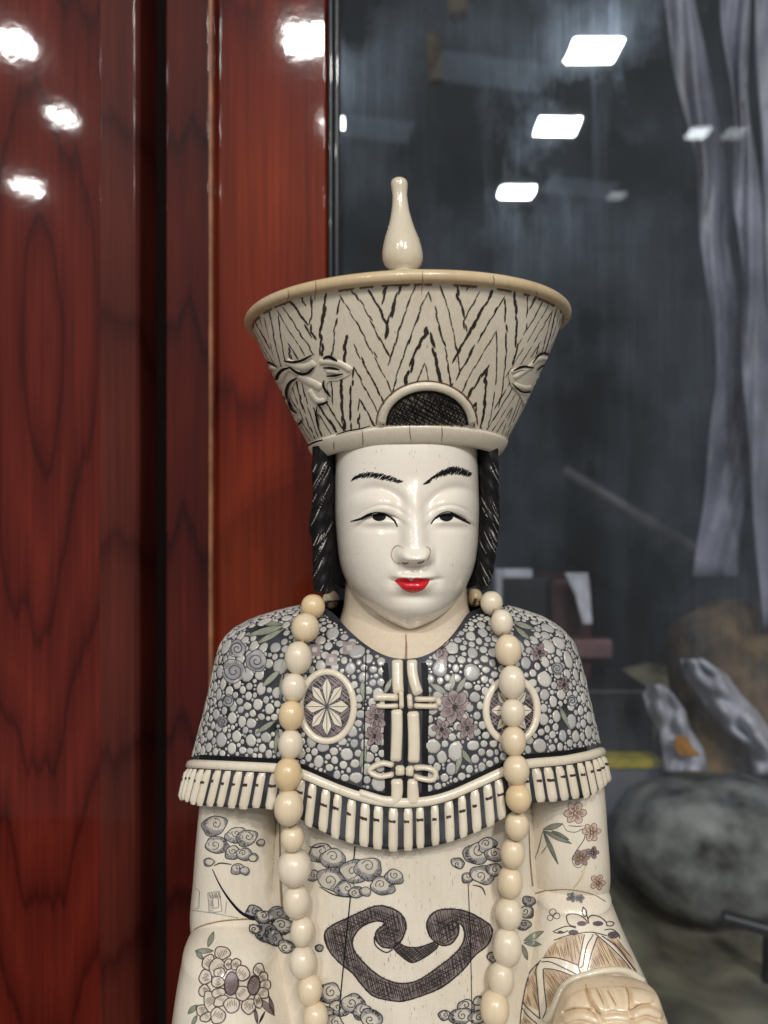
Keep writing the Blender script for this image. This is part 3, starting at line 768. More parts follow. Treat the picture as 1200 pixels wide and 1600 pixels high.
def hatch(mb, bv, poly, ang, sp, w, rs=.5, jit=.3, keep=1.0, shrink=0):
    poly = np.array(poly, float); c, s = math.cos(ang), math.sin(ang)
    Rm = np.array([[c, s], [-s, c]]); q = poly @ Rm.T
    for v in np.arange(q[:, 1].min() + sp / 2, q[:, 1].max(), sp):
        v = v + random.uniform(-jit, jit) * sp
        xs_ = []
        for i in range(len(q)):
            a, b = q[i], q[(i + 1) % len(q)]
            if (a[1] > v) != (b[1] > v): xs_.append(a[0] + (v - a[1]) / (b[1] - a[1]) * (b[0] - a[0]))
        xs_.sort()
        for a, b in zip(xs_[::2], xs_[1::2]):
            if random.random() > keep or b - a < 2: continue
            a += shrink * random.random() * (b - a); b -= shrink * random.random() * (b - a)
            tl = random.uniform(-.04, .04) * (b - a)
            ribbon(mb, bv, np.array([(a, v - tl), (b, v + tl)]) @ Rm, w, rs, step=7, taper=True)
def ell(cx, cy, rx, ry, a=0, n=26, wob=0.0, t0=0, t1=2 * math.pi):
    t = np.linspace(t0, t1, n); k = 1 + wob * np.sin(3 * t + cx) + wob * .6 * np.sin(5 * t + cy)
    x, y = rx * np.cos(t) * k, ry * np.sin(t) * k
    return np.stack([cx + x * math.cos(a) - y * math.sin(a), cy + x * math.sin(a) + y * math.cos(a)], 1)
def spiral(cx, cy, r, turns=1.4, a0=0, sgn=1, n=26):
    t = np.linspace(0, 1, n); rr = r * (1 - .85 * t)
    return np.stack([cx + rr * np.cos(a0 + sgn * turns * 2 * np.pi * t), cy + rr * np.sin(a0 + sgn * turns * 2 * np.pi * t)], 1)

# ---- hat: herringbone of rough dashes cut all round the cone
mb = MB()
H0, H1 = 119.0, 286.0
per = 2 * math.pi / 13.0
def hat_dash(th, h, dth, dh, w):
    """one knife cut from (th, h) along (dth, dh)"""
    r = float(hatr(np.clip(h, H0, H1))); l = math.hypot(dth * r, dh); nx_, ny_ = -dh / l, dth * r / l
    vs = []
    for t, k in ((0, .35), (.35, 1), (.7, .9), (1, .25)):
        for s in (-1, 1):
            hh = min(max(h + dh * t + s * ny_ * w * k / 2, H0), H1)
            vs.append(hat_pt(th + dth * t + s * nx_ * w * k / 2 / r, hh, .45))
    mb.add(vs, [(0, 1, 3, 2), (2, 3, 5, 4), (4, 5, 7, 6)])
for kpk in range(13):
    pk0 = kpk * per + .06 + random.uniform(-.03, .03); drop = random.uniform(.66, .76)
    halfs = [per * random.uniform(.44, .56), 0]; halfs[1] = per - halfs[0]
    for sgn in (-1, 1):
        hw = per / 2
        for ic, c in enumerate(np.arange(.20, 1 + drop, .245)):
            c = c + random.uniform(-.02, .02); bold = random.choice((.9, 1.2, 1.5, 2.2))
            a = 0.0
            while a < 1:
                s0 = c - drop * a
                ln = random.uniform(.06, .12)
                if 0 < s0 < 1 and random.random() < .93:
                    hh = H0 + (H1 - H0) * s0
                    jx = random.gauss(0, .0032 * bold); ja = random.gauss(0, .06)
                    hat_dash(pk0 + sgn * hw * a + jx, hh, sgn * hw * ln * (1 + ja * 2), -(H1 - H0) * drop * ln * (1 + random.gauss(0, .12)), random.uniform(1.3, 2.7) * bold ** .8)
                a += ln * random.uniform(.5, .95) / bold ** .5
mb.build('herringbone_engraving', flat('brown_black_ink', (.028, .018, .012), .5), hat)
# half-moon badge above the brow
badge = MB(); mbw = MB(); mbi = MB()
bc = (667, 664)
moon = np.vstack([ell(bc[0], bc[1], 64, 54, 0, 30, 0, math.pi, 2 * math.pi)])
fill(mbi, HATB, moon, .8); o = mbi.build('badge_field', flat('badge_ground', (.20, .17, .13), .4, var=.4, scale=300), hat)
mbi = MB(); hatch(mbi, HATB, moon, R(28), 3.2, 1.5, 1.4); hatch(mbi, HATB, moon, R(-62), 3.8, 1.4, 1.6, keep=.9); hatch(mbi, HATB, moon, R(75), 4.6, 1.3, 1.7, keep=.8)
ribbon(mbi, HATB, ell(bc[0], bc[1], 62, 52, 0, 30, 0, math.pi, 2 * math.pi), 3, 1.7)
mbi.build('badge_hatching', INK, hat)
strip(badge, HATB, ell(bc[0], bc[1] - 1, 70, 60, 0, 36, 0, math.pi * 1.0, 2 * math.pi), 13, 5.5)
badge.build('badge', M_TRIM, hat)
mb = MB()
ribbon(mb, HATB, ell(bc[0], bc[1] - 1, 79, 68, 0, 36, 0, math.pi, 2 * math.pi), 2.0, .8)
mb.build('badge_outline', INKB, hat)
# cloud and dragon relief on both flanks
c4 = lambda L_: [(380 + a / 5.455, 520 + b / 5.455) for a, b in L_]
rel = MB(); rin = MB()
clr = MB()
for poly in ([(195, 260), (260, 250), (330, 290), (430, 240), (600, 190), (700, 205), (850, 250), (930, 330), (820, 400), (720, 420), (720, 560), (640, 600), (560, 500), (480, 400), (420, 470), (400, 600), (500, 700), (490, 770), (400, 700), (310, 600), (290, 500), (200, 420)],):
    fill(clr, HATB, smoothline(c4(poly), 4, True), 1.1, 5)
clr.build('relief_ground', M_HAT, hat); clr = MB()
fill(clr, HATB, smoothline([(795, 580), (815, 568), (840, 552), (862, 556), (876, 552), (868, 585), (850, 612), (825, 640), (812, 618), (798, 602)], 4, True), 1.1, 5)
clr.build('relief_ground', M_HAT, hat)
for seg, w in (([(360, 240), (430, 275), (480, 290), (540, 290), (590, 270), (625, 240)], 13), ([(300, 520), (310, 430), (345, 350), (400, 300), (450, 330), (500, 350)], 12),
               ([(640, 250), (720, 245), (800, 255), (870, 285), (930, 330)], 10), ([(700, 330), (760, 325), (830, 340)], 8), ([(470, 350), (540, 400), (620, 440), (680, 480)], 13),
               ([(300, 560), (340, 620), (400, 680), (450, 730), (490, 745)], 12), ([(560, 470), (600, 540), (640, 580), (710, 570)], 9), ([(210, 290), (260, 300), (290, 320)], 6), ([(205, 350), (250, 365), (285, 385)], 6), ([(215, 410), (260, 420), (285, 445)], 6)):
    strip(rel, HATB, smoothline(c4(seg)), w, 2.8)
for seg, w in (([(360, 235), (430, 245), (500, 235), (560, 205), (595, 185)], 2.8), ([(405, 285), (450, 320), (500, 345), (560, 340), (615, 290)], 3.2), ([(290, 480), (290, 420), (310, 350), (350, 310), (410, 290)], 3.4),
               ([(385, 560), (380, 490), (410, 420), (470, 380)], 3.2), ([(390, 560), (420, 640), (470, 680)], 2.2), ([(690, 215), (740, 200), (810, 235)], 3.5), ([(690, 295), (760, 295), (830, 310)], 2.6), ([(720, 365), (790, 360), (860, 345)], 2.4),
               ([(700, 400), (690, 440), (720, 500), (755, 540)], 2.4), ([(640, 610), (690, 600), (735, 580)], 2.6), ([(640, 620), (635, 720), (650, 800)], 1.8), ([(190, 270), (215, 245), (260, 260), (300, 290)], 2.2), ([(190, 345), (240, 370), (290, 385)], 2), ([(440, 760), (490, 770), (510, 730)], 2.2), ([(520, 1000), (600, 940), (690, 905)], 3.2), ([(800, 860), (900, 830), (1010, 810), (1090, 785)], 1.6)):
    ribbon(rin, HATB, smoothline(c4(seg)), w * 1.5, 2.9, taper=True)
rel.build('cloud_relief', M_HAT, hat); rin.build('relief_ink', INK, hat); rel = MB(); rin = MB()
for seg, w in (([(800, 592), (825, 575), (838, 562), (852, 560), (862, 572), (874, 562)], 8), ([(796, 582), (812, 576), (826, 580)], 7), ([(800, 600), (822, 606), (840, 600), (850, 585)], 9), ([(845, 620), (835, 640), (820, 652)], 8)):
    strip(rel, HATB, smoothline(seg), w, 2.8)
for seg, w in (([(800, 578), (815, 572), (832, 574)], 2.8), ([(830, 566), (842, 552), (856, 554), (866, 566), (876, 552)], 2.8), ([(836, 578), (848, 570), (860, 580)], 2.2), ([(798, 598), (815, 612), (838, 608)], 2)):
    ribbon(rin, HATB, smoothline(seg), w * 1.4, 2.9, taper=True)
rel.build('cloud_relief', M_HAT, hat); rin.build('relief_ink', INK, hat)
# age cracks on rim and band
mb = MB()
for x, y0, y1 in ((660, 423, 460), (770, 430, 446), (493, 432, 470), (450, 452, 470), (838, 455, 470), (640, 660, 690), (690, 664, 690), (566, 672, 700), (522, 690, 703)):
    ribbon(mb, multi_bvh([hat, bpy.data.objects['hat_rim'], bpy.data.objects['hat_band']]), [(x, y0), (x + random.uniform(-3, 3), (y0 + y1) / 2), (x + random.uniform(-3, 3), y1)], 1.1, .5, taper=True)
mb.build('age_crack', INKB, hat)
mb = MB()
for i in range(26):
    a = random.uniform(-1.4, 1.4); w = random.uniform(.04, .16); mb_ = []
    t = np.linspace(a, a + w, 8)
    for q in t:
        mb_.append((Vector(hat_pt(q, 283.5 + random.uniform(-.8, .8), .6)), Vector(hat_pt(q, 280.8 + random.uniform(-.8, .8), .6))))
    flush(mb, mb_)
tag(mb.build('rim_shadow_flecks', INKB, hat), kind='stuff')  # brown flecks paint the shade under the hat rim

# ---- face painting
c2 = lambda L_: np.array([(470 + a / 3.636, 660 + b / 3.636) for a, b in L_])
def brow(spine, wd, dens, slant):
    mb = MB(); p = resample(smoothline(c2(spine)), 1.0 / dens); n = len(p)
    for i, q in enumerate(p):
        t = i / (n - 1); w = wd * (.45 + .55 * math.sin(math.pi * min(1, .12 + t * .86)) ** .6)
        a = slant(t) + random.gauss(0, .12); o = random.uniform(-.12, .12) * w; l = w * random.uniform(.5, .68)
        d_ = np.array([math.cos(a), -math.sin(a)]); c = q + np.array([0, o])
        ribbon(mb, HEADB, [c - d_ * l, c + d_ * l], random.uniform(1.0, 1.7), .45, step=6, taper=True)
    return mb
brow([(295, 322), (345, 302), (420, 300), (500, 318), (572, 340)], 9.5, .95, lambda t: R(52 - 22 * t)).build('eyebrow', INK, head)
brow([(712, 345), (755, 310), (810, 287), (880, 272), (965, 298)], 11.5, 1.25, lambda t: R(18 + 50 * math.sin(t * 2.4))).build('eyebrow', INK, head)
for line, wid, pup in (([(285, 562), (340, 548), (390, 524), (440, 516), (490, 527), (530, 558), (550, 592)], [1.4, 3.2, 4.6, 4.8, 4.4, 3.4, 1.6], (446, 537)),
                       ([(738, 577), (760, 548), (800, 521), (842, 514), (890, 536), (930, 557), (962, 575)], [1.8, 3.4, 4.4, 5.6, 6.0, 5.0, 1.8], (826, 538))):
    mb = MB(); ribbon(mb, HEADB, smoothline(c2(line)), wid, .7, step=2)
    o = mb.build('eye', INK, head)
    mb = MB(); pc = c2([pup])[0]; fill(mb, HEADB, ell(pc[0], pc[1], 10.5, 6.6, 0, 20), .75, 3); mb.build('pupil', INK, head)
mb = MB(); lp = smoothline(c2([(534, 896), (572, 883), (602, 883), (628, 897), (652, 882), (690, 886), (731, 889), (716, 925), (682, 955), (628, 967), (582, 945), (555, 920)]), 5, True)
fill(mb, HEADB, lp, .7, 2.6); lips_o = mb.build('lips', LIPS, head)
mb = MB(); ribbon(mb, HEADB, smoothline(c2([(545, 903), (585, 905), (630, 908), (680, 904), (722, 897)])), [1, 2.2, 2.6, 2.2, 1], 1.2, step=2); mb.build('lip_line', flat('dark_red_line', (.22, .004, .010), .35), head)
mb = MB()
for l, w in (([(512, 892), (530, 897), (545, 899)], 2.2), ([(726, 893), (740, 892), (754, 890)], 2.2), ([(582, 716), (565, 702), (540, 703), (522, 722), (514, 748), (522, 778), (540, 796), (565, 802)], 1.8), ([(712, 706), (730, 715), (736, 735), (730, 760), (718, 782)], 2.0)):
    ribbon(mb, HEADB, smoothline(c2(l)), w, .4, step=2.5, taper=True)
mb.build('brown_crease', flat('tea_stain', (.52, .38, .24), .35), head)
mb = MB()
for l, w in (([(575, 797), (592, 802), (612, 798)], 2.6), ([(662, 799), (682, 797), (702, 787)], 2.6)):
    ribbon(mb, HEADB, smoothline(c2(l)), w, .5, step=2.5, taper=True)
mb.build('nostril', INKB, head)
mb = MB()
for i in range(26):
    x = random.uniform(540, 735); y = random.choice((random.uniform(700, 735), random.uniform(690, 970)))
    l = random.uniform(1.5, 5); ribbon(mb, HEADB, [(x, y), (x + random.uniform(-.6, .6), y + l)], random.uniform(.5, .9), .4, step=3, taper=True)
mb.build('pore_line', MAUVE, head)
mb = MB(); ribbon(mb, NECKB, [(634, 990), (635, 1010), (634, 1034)], [1.5, 3, 5], .5); mb.build('throat_groove', flat('amber_stain', (.33, .19, .10), .4), neck)
# hair strands
for ob, hbv, x0, x1, y0, y1, sg in ((hair_l, HLB, 489, 522, 712, 924, 1), (hair_r, HRB, 747, 776, 712, 915, -1)):
    mb = MB(); mk_ = MB()
    for i in range(190):
        x = random.uniform(x0, x1); y = random.uniform(y0, y1); l = random.uniform(12, 40)
        p = [(x, y), (x - sg * .22 * l, y + .5 * l), (x - sg * .5 * l, y + l)]
        ribbon(mb if i % 8 == 0 else mk_, hbv, p, random.uniform(.8, 2.8), .5, step=5, taper=True)
    mb.build('pale_strand', M_STRAND, ob); mk_.build('dark_strand', INK, ob)

# ---- cape trims
CBH = multi_bvh([cape])
def cape_h(curve_vals, th): return np.interp((th + np.pi) % (2 * np.pi), np.append(thc + np.pi, 2 * np.pi), np.append(curve_vals, curve_vals[0]))
# arc length along the fringe
tt = np.linspace(-np.pi, np.pi, 2001); pp = cape_pt(tt, cape_h(hBd, tt)) / U; arc = np.r_[0, np.cumsum(np.linalg.norm(np.diff(pp, axis=0), axis=1))]
ticks = MB(); pitch = 18.6; nt_ = int(arc[-1] / pitch)
def bar(th0, half, hA, hB, hgt, rows=9, notch=None, seed=0):
    rate = np.interp(th0, tt, np.gradient(arc, tt)); prof = [(-1, -1), (-.85, .55), (-.45, .9), (0, 1), (.45, .9), (.85, .55), (1, -1)]
    vs = []
    for i in range(rows):
        t = i / (rows - 1)
        for o, r in prof:
            th = th0 + o * half * (.8 if i in (0, rows - 1) else 1) / rate
            hh = cape_h(hA, th) + (cape_h(hB, th) - cape_h(hA, th)) * t + seed * .0
            rr = (r * hgt if r > 0 else -1.0)
            if i in (0, rows - 1): rr = min(rr, .35 * hgt)
            vs.append((th, hh, rr))
    a = np.array(vs); return cape_pt(a[:, 0], a[:, 1], a[:, 2]), grid_faces(rows, len(prof), False)
for i in range(nt_):
    th0 = float(np.interp((i + .5) * pitch + random.uniform(-1.2, 1.2), arc, tt))
    hw = random.uniform(4.9, 6.1); hg = random.uniform(4.5, 6)
    A0, A1 = hBd - 7, hBd - 7 + (hH - hBd) * random.uniform(.24, .30)
    hw += .6
    v2, f2 = bar(th0, hw, A0, hH - random.uniform(-1.5, 2.0), hg, 9)
    m2 = MB(); m2.add(list(v2), f2); tas = m2.build('tassel', M_TRIM, cape)
    rate = np.interp(th0, tt, np.gradient(arc, tt)); o0 = random.uniform(-1.0, -.7); o1 = random.uniform(.0, .95); q = []
    for o in np.linspace(o0, o1, 6):
        th = th0 + o * hw / rate; hm = float(cape_h(A1, th)); k = hg * (1.02 if abs(o) < .5 else .9 if abs(o) < .8 else .55) + .35
        q.append((Vector(cape_pt(th, hm + random.uniform(1.0, 2.2), k)), Vector(cape_pt(th, hm - random.uniform(1.0, 2.4), k))))
    flush(ticks, q)
tag(ticks.build('tassel_ticks', INKP, cape), kind='stuff')
# hem band all round
vs = []; prof = [(-1, -1), (-.9, .5), (-.6, .9), (0, 1), (.6, .9), (.9, .5), (1, -1)]
tb = np.linspace(-np.pi, np.pi, 400, endpoint=False)
for o, r in prof: vs.append(cape_pt(tb, cape_h(hBd, tb) + o * 6.2, np.full_like(tb, r * 5.5 if r > 0 else -1.0)))
mk('hem_band', np.concatenate(vs), grid_faces(len(prof), 400, True), M_TRIM, cape)
# black line above the band
mb = MB(); ribbon(mb, CAPEB, [(x, np.interp(x, BAND[:, 0], BAND[:, 1]) - 11) for x in np.arange(312, 920, 4)], 7, .7); mb.build('hem_line', INK, cape)
# placket, loops and knots
mb = MB(); ribbon(mb, CAPEB, [(601, 1036), (606, 1095), (604, 1150), (607, 1252)], 10, .7); ribbon(mb, CAPEB, [(663, 1036), (666, 1095), (664, 1150), (664, 1250)], 10, .7)
ribbon(mb, CAPEB, [(634, 1032), (634, 1150), (633, 1326)], 7, .8); mb.build('placket_line', INK, cape)
c6 = lambda L_: [(560 + a / 5.925, 1020 + b / 5.925) for a, b in L_]
for L_, w in (([(360, 60), (362, 200), (365, 300), (372, 380)], 18), ([(355, 520), (357, 700), (350, 900), (345, 1010)], 18), ([(355, 1165), (357, 1300), (330, 1370), (230, 1362), (100, 1320), (0, 1290)], [19, 19, 17, 13, 12, 12]),
              ([(495, 60), (500, 180), (525, 300), (560, 390)], 17), ([(505, 540), (512, 700), (515, 880), (510, 1020)], 19), ([(500, 1165), (505, 1300), (510, 1410)], [16, 19, 20])):
    mb = MB(); strip(mb, CAPEB, smoothline(c6(L_)), w, 6); mb.build('placket', M_TRIM, cape)
for L_, w in (([(135, 415), (250, 410), (370, 415)], 12), ([(160, 490), (260, 495), (370, 490)], 8), ([(395, 350), (398, 440), (400, 520)], 8), ([(470, 380), (475, 440), (480, 520)], 9), ([(520, 430), (620, 430), (720, 430)], 9), ([(510, 490), (620, 495), (740, 495)], 9), ([(735, 420), (742, 460), (735, 500)], 9),
              ([(330, 1040), (220, 1020), (120, 1065), (110, 1100), (200, 1140), (330, 1120)], 9), ([(385, 1040), (385, 1090), (385, 1140)], 15), ([(470, 1045), (475, 1090), (470, 1145)], 13), ([(510, 1065), (620, 1060), (710, 1100), (690, 1170), (600, 1165), (510, 1140)], 9)):
    mb = MB(); strip(mb, CAPEB, smoothline(c6(L_)), w, 9); mb.build('knot_loop', M_TRIM, cape)
# medallions
excl = []
for (mx_, my_), (rx, ry) in (((511, 1104), (47, 60)), ((799, 1110), (45, 56))):
    excl.append(ell(mx_, my_, rx + 3, ry + 3))
    mb = MB(); strip(mb, CAPEB, ell(mx_, my_, rx - 5, ry - 6, 0, 50), 11, 5, ends=False); med = mb.build('medallion', M_TRIM, cape)
    mb = MB(); mm = MB(); mi = MB()
    hatch(mm, CAPEB, ell(mx_, my_, rx - 10, ry - 11), R(40), 3.2, 1.5, .7, keep=.9); hatch(mm, CAPEB, ell(mx_, my_, rx - 10, ry - 11), R(-40), 4, 1.3, .8, keep=.7)
    for k in range(8):
        a = k * math.pi / 4 + R(90); L1 = 0.94; dx, dy = math.cos(a), math.sin(a)
        kx, ky = (rx - 10), (ry - 11)
        wv = .21 if k % 2 == 0 else .19
        pet = [(mx_ + kx * (dx * f_ - dy * g_), my_ + ky * (dy * f_ + dx * g_)) for f_, g_ in ((.0, 0), (.62, wv), (L1, 0), (.62, -wv))]
        fill(mb, CAPEB, pet, 1.1, 5); ribbon(mi, CAPEB, [pet[0], pet[2]], 1.0, 1.4, taper=True); ribbon(mi, CAPEB, [pet[0], pet[1], pet[2]], 1.2, 1.4); ribbon(mi, CAPEB, [pet[0], pet[3], pet[2]], 1.2, 1.4)
    mb.build('medallion_petal', M_TRIM, cape); mm.build('medallion_hatching', MAUVE, cape); mi.build('medallion_ink', INKG, cape)
# flowers, leaves and shells drawn among the pebbles
def flower(bv, cx, cy, r, n, parent, washm=MAUVE, inkm=INKP, base=.6, aspect=1.0, seed=0, centre=True):
    a = MB(); b_ = MB(); rg = random.Random(seed)
    for k in range(n):
        t = 2 * math.pi * k / n + rg.uniform(-.2, .2); q = (cx + math.cos(t) * r * .58, cy + math.sin(t) * r * .58 * aspect)
        pe = ell(q[0], q[1], r * .48, r * .34, math.atan2(math.sin(t) * aspect, math.cos(t)), 20, .06)
        fill(a, bv, pe, base + .1 * k, 4); ribbon(b_, bv, pe, .9, base + .1 * k + .06, 3)
        for j in range(5):
            u = t + (j - 2) * .13; ribbon(b_, bv, [(cx + math.cos(u) * r * .3, cy + math.sin(u) * r * .3 * aspect), (cx + math.cos(u) * r * rg.uniform(.6, .85), cy + math.sin(u) * r * rg.uniform(.6, .85) * aspect)], .7, base + .1 * k + .08, 5, taper=True)
    if centre: ribbon(b_, bv, ell(cx, cy, r * .2, r * .26), 1.0, base + 1.2, 2)
    a.build('flower_wash', washm, parent); b_.build('flower_ink', inkm, parent)
def leaf(bv, p, q, w, parent, washm=GREEN, inkm=GREENI, base=.7, lines=3):
    p = np.array(p, float); q = np.array(q, float); d_ = q - p; n = np.array([-d_[1], d_[0]]) / max(1e-6, np.hypot(*d_))
    up = [p + d_ * t + n * w * math.sin(math.pi * t) * .5 for t in np.linspace(0, 1, 9)]; dn = [p + d_ * t - n * w * math.sin(math.pi * t) * .5 for t in np.linspace(1, 0, 9)]
    a = MB(); b_ = MB(); fill(a, bv, np.array(up + dn[1:-1]), base, 4)
    ribbon(b_, bv, up, 1.1, base + .1, 3); ribbon(b_, bv, dn, 1.1, base + .1, 3)
    for k in range(lines):
        o = (k + 1) / (lines + 1) - .5
        ribbon(b_, bv, [p + d_ * t + n * w * o * math.sin(math.pi * t) for t in np.linspace(.1, .9, 7)], .7, base + .12, 4, taper=True)
    a.build('leaf_wash', washm, parent); b_.build('leaf_ink', inkm, parent)
for args in ((711, 1105, 24, 7, 1), (690, 1140, 15, 6, 2), (730, 1138, 16, 6, 3), (588, 1120, 18, 7, 4), (585, 1150, 15, 6, 5), (690, 1012, 15, 6, 9), (842, 1020, 13, 6, 6), (880, 1070, 12, 5, 7)):
    flower(CAPEB, args[0], args[1], args[2], args[3], cape, seed=args[4], aspect=1.15); excl.append(ell(args[0], args[1], args[2] * .85, args[2] * .95))
for p, q, w in (((700, 1085), (672, 1068), 9), ((705, 1080), (708, 1052), 9), ((712, 1085), (728, 1058), 8), ((722, 1170), (712, 1210), 8), ((715, 1165), (738, 1195), 8), ((569, 1095), (566, 1062), 9), ((572, 1165), (563, 1200), 9), ((600, 1085), (612, 1060), 7),
                ((447, 978), (385, 994), 10), ((446, 982), (398, 1008), 8), ((444, 976), (402, 974), 7), ((440, 1045), (408, 1075), 9), ((442, 1052), (438, 1096), 7), ((432, 1125), (400, 1146), 8), ((435, 1136), (430, 1180), 7), ((800, 972), (836, 984), 8), ((802, 978), (830, 1002), 7), ((872, 1100), (890, 1140), 7)):
    leaf(CAPEB, p, q, w, cape); pp_ = np.array([p, q]).mean(0); excl.append(ell(pp_[0], pp_[1], abs(q[0] - p[0]) / 2 + 2, abs(q[1] - p[1]) / 2 + 2))
M_SHELL = flat('shell_wash', (.34, .335, .34), .4, var=.3, scale=300)
for (cx, cy, r, a0, sg) in ((371, 1014, 13, 2.2, 1), (401, 1033, 16, .5, 1), (366, 1049, 18, 3.4, -1), (357, 1095, 9, 3, 1), (348, 1128, 8, 1, 1), (870, 1045, 9, 1, 1), (893, 1095, 8, 2, 1)):
    mb = MB(); mi = MB()
    excl.append(ell(cx, cy, r, r)); fill(mb, CAPEB, ell(cx, cy, r, r * 1.05, 0, 22, .05), .7, 4)
    ribbon(mi, CAPEB, ell(cx, cy, r, r * 1.05, 0, 26, .05), 1.3, 1.0, 3); ribbon(mi, CAPEB, spiral(cx, cy, r * .85, 1.7, a0, sg), 1.6, 1.0, 2.5)
    for k in range(16):
        t = a0 + k * .22; ribbon(mi, CAPEB, [(cx + r * .95 * math.cos(t), cy + r * .95 * math.sin(t)), (cx + r * .6 * math.cos(t + .25), cy + r * .6 * math.sin(t + .25))], .8, .95, 4, taper=True)
    mb.build('shell_wash', M_SHELL, cape); mi.build('shell_ink', INKG, cape)
for cx, cy, s in ((492, 1016, 9), (518, 1031, 9), (546, 1013, 10), (690, 1034, 8)):
    mb = MB(); mi = MB()
    sq = [(cx - s, cy - s), (cx + s, cy - s), (cx + s, cy + s), (cx - s, cy + s)]; excl.append(np.array(sq)); fill(mb, CAPEB, sq, .8, 4)
    q = s * .42; fill(mi, CAPEB, [(cx - q, cy - q), (cx + q, cy - q), (cx + q, cy + q), (cx - q, cy + q)], 1.2, 4)
    mb.build('key_square', MAUVE, cape); mi.build('key_square_centre', M_PEB, cape)
# pebbles: packed small domes all over the cape
cand = 90000
thp = rng.uniform(-R(128), R(128), cand); up_ = rng.uniform(0, 1, cand)
hA = cape_h(hN, thp) - 3; hB_ = cape_h(hBd, thp) + 12
hp = hA + (hB_ - hA) * up_
P3 = cape_pt(thp, hp) / U
pxx, pyy = proj(P3 * U)
frontm = (np.abs(thp) < R(92))
bad = frontm & (np.abs(pxx - 634) < 33)
for poly in excl: bad |= frontm & inside(poly, pxx, pyy)
okm = ~bad
pid = []; prad = []
free = np.full(cand, 99.0)            # room left around each candidate
room_edge = np.minimum(up_, 1 - up_) * np.abs(hB_ - hA) * 1.15 + 1.0
free = np.minimum(free, room_edge); free[frontm] = np.minimum(free[frontm], np.abs(pxx[frontm] - 634) - 31)
free[~okm] = 0
for rmax, rmin, count in ((12.5, 10, 60), (9.0, 7.2, 190), (6.6, 5.2, 620), (5.0, 3.6, 1500), (3.6, 2.1, 2200)):
    idx = np.where(free >= rmin)[0]; rng.shuffle(idx); n_ = 0
    for c in idx:
        if n_ >= count: break
        if free[c] < rmin: continue
        r = min(free[c], rmax * rng.uniform(.85, 1.0)); n_ += 1
        pid.append(c); prad.append(r - .35)
        dd = np.abs(P3[:, 0] - P3[c, 0]) < r + 14
        j = np.where(dd)[0]; ds = np.sqrt(((P3[j] - P3[c]) ** 2).sum(1)) - r
        free[j] = np.minimum(free[j], ds)
prad = np.array(prad); pid = np.array(pid)
def dome(c, r):
    th_, h_ = thp[c], hp[c]; p = cape_pt(th_, h_); e1 = cape_pt(th_ + .01, h_) - cape_pt(th_ - .01, h_); e2 = cape_pt(th_, h_ + 1.5) - cape_pt(th_, h_ - 1.5)
    e1 /= np.linalg.norm(e1); nn = np.cross(e1, e2); nn /= np.linalg.norm(nn); e2 = np.cross(nn, e1)
    if np.dot(nn, p - np.array(V(0, 0, h_))) < 0: nn = -nn
    n = 10 if r > 6 else 8; ph = random.uniform(0, 6); asp = random.uniform(.88, 1.12); vs = []
    rad = [1 + random.uniform(-.09, .09) for _ in range(n)]
    for f_, z in ((1.0, -.3), (.97, .4), (.62, .4 + .045 * r)):
        for k in range(n):
            t = ph + 2 * math.pi * k / n; vs.append(p + (e1 * math.cos(t) * asp + e2 * math.sin(t) / asp) * (r * f_ * rad[k] * U) + nn * (z * U))
    vs.append(p + nn * ((.4 + .06 * r) * U))
    fs = grid_faces(3, n, True) + [(2 * n + k, 2 * n + (k + 1) % n, 3 * n) for k in range(n)]
    return vs, fs
vis = frontm[pid] & (pxx[pid] > 280) & (pxx[pid] < 960)
order = np.argsort(-np.where(vis, prad, 0))
solo = set(order[:260].tolist()); rest = MB(); M_PEB2 = ivory('ivory_pebble_grey', (.36, .355, .35), (.50, .49, .47), rough=.3, specks=.2, coat=.25, stain_amt=.1); rest2 = MB()
for i, c in enumerate(pid):
    vs, fs = dome(c, prad[i])
    if i in solo: mk('pebble', vs, fs, M_PEB if random.random() < .8 else M_PEB2, cape)
    else: (rest if random.random() < .62 else rest2).add(vs, fs)
tag(rest.build('small_pebbles', M_PEB, cape), kind='stuff'); tag(rest2.build('small_pebbles', M_PEB2, cape), kind='stuff')
# joins between the carved plates
mb = MB(); ribbon(mb, CAPEB, [(572, 1022), (570, 1100), (569, 1170), (567, 1236)], 1.8, 1.6); mb.build('plate_joint', INK, cape)

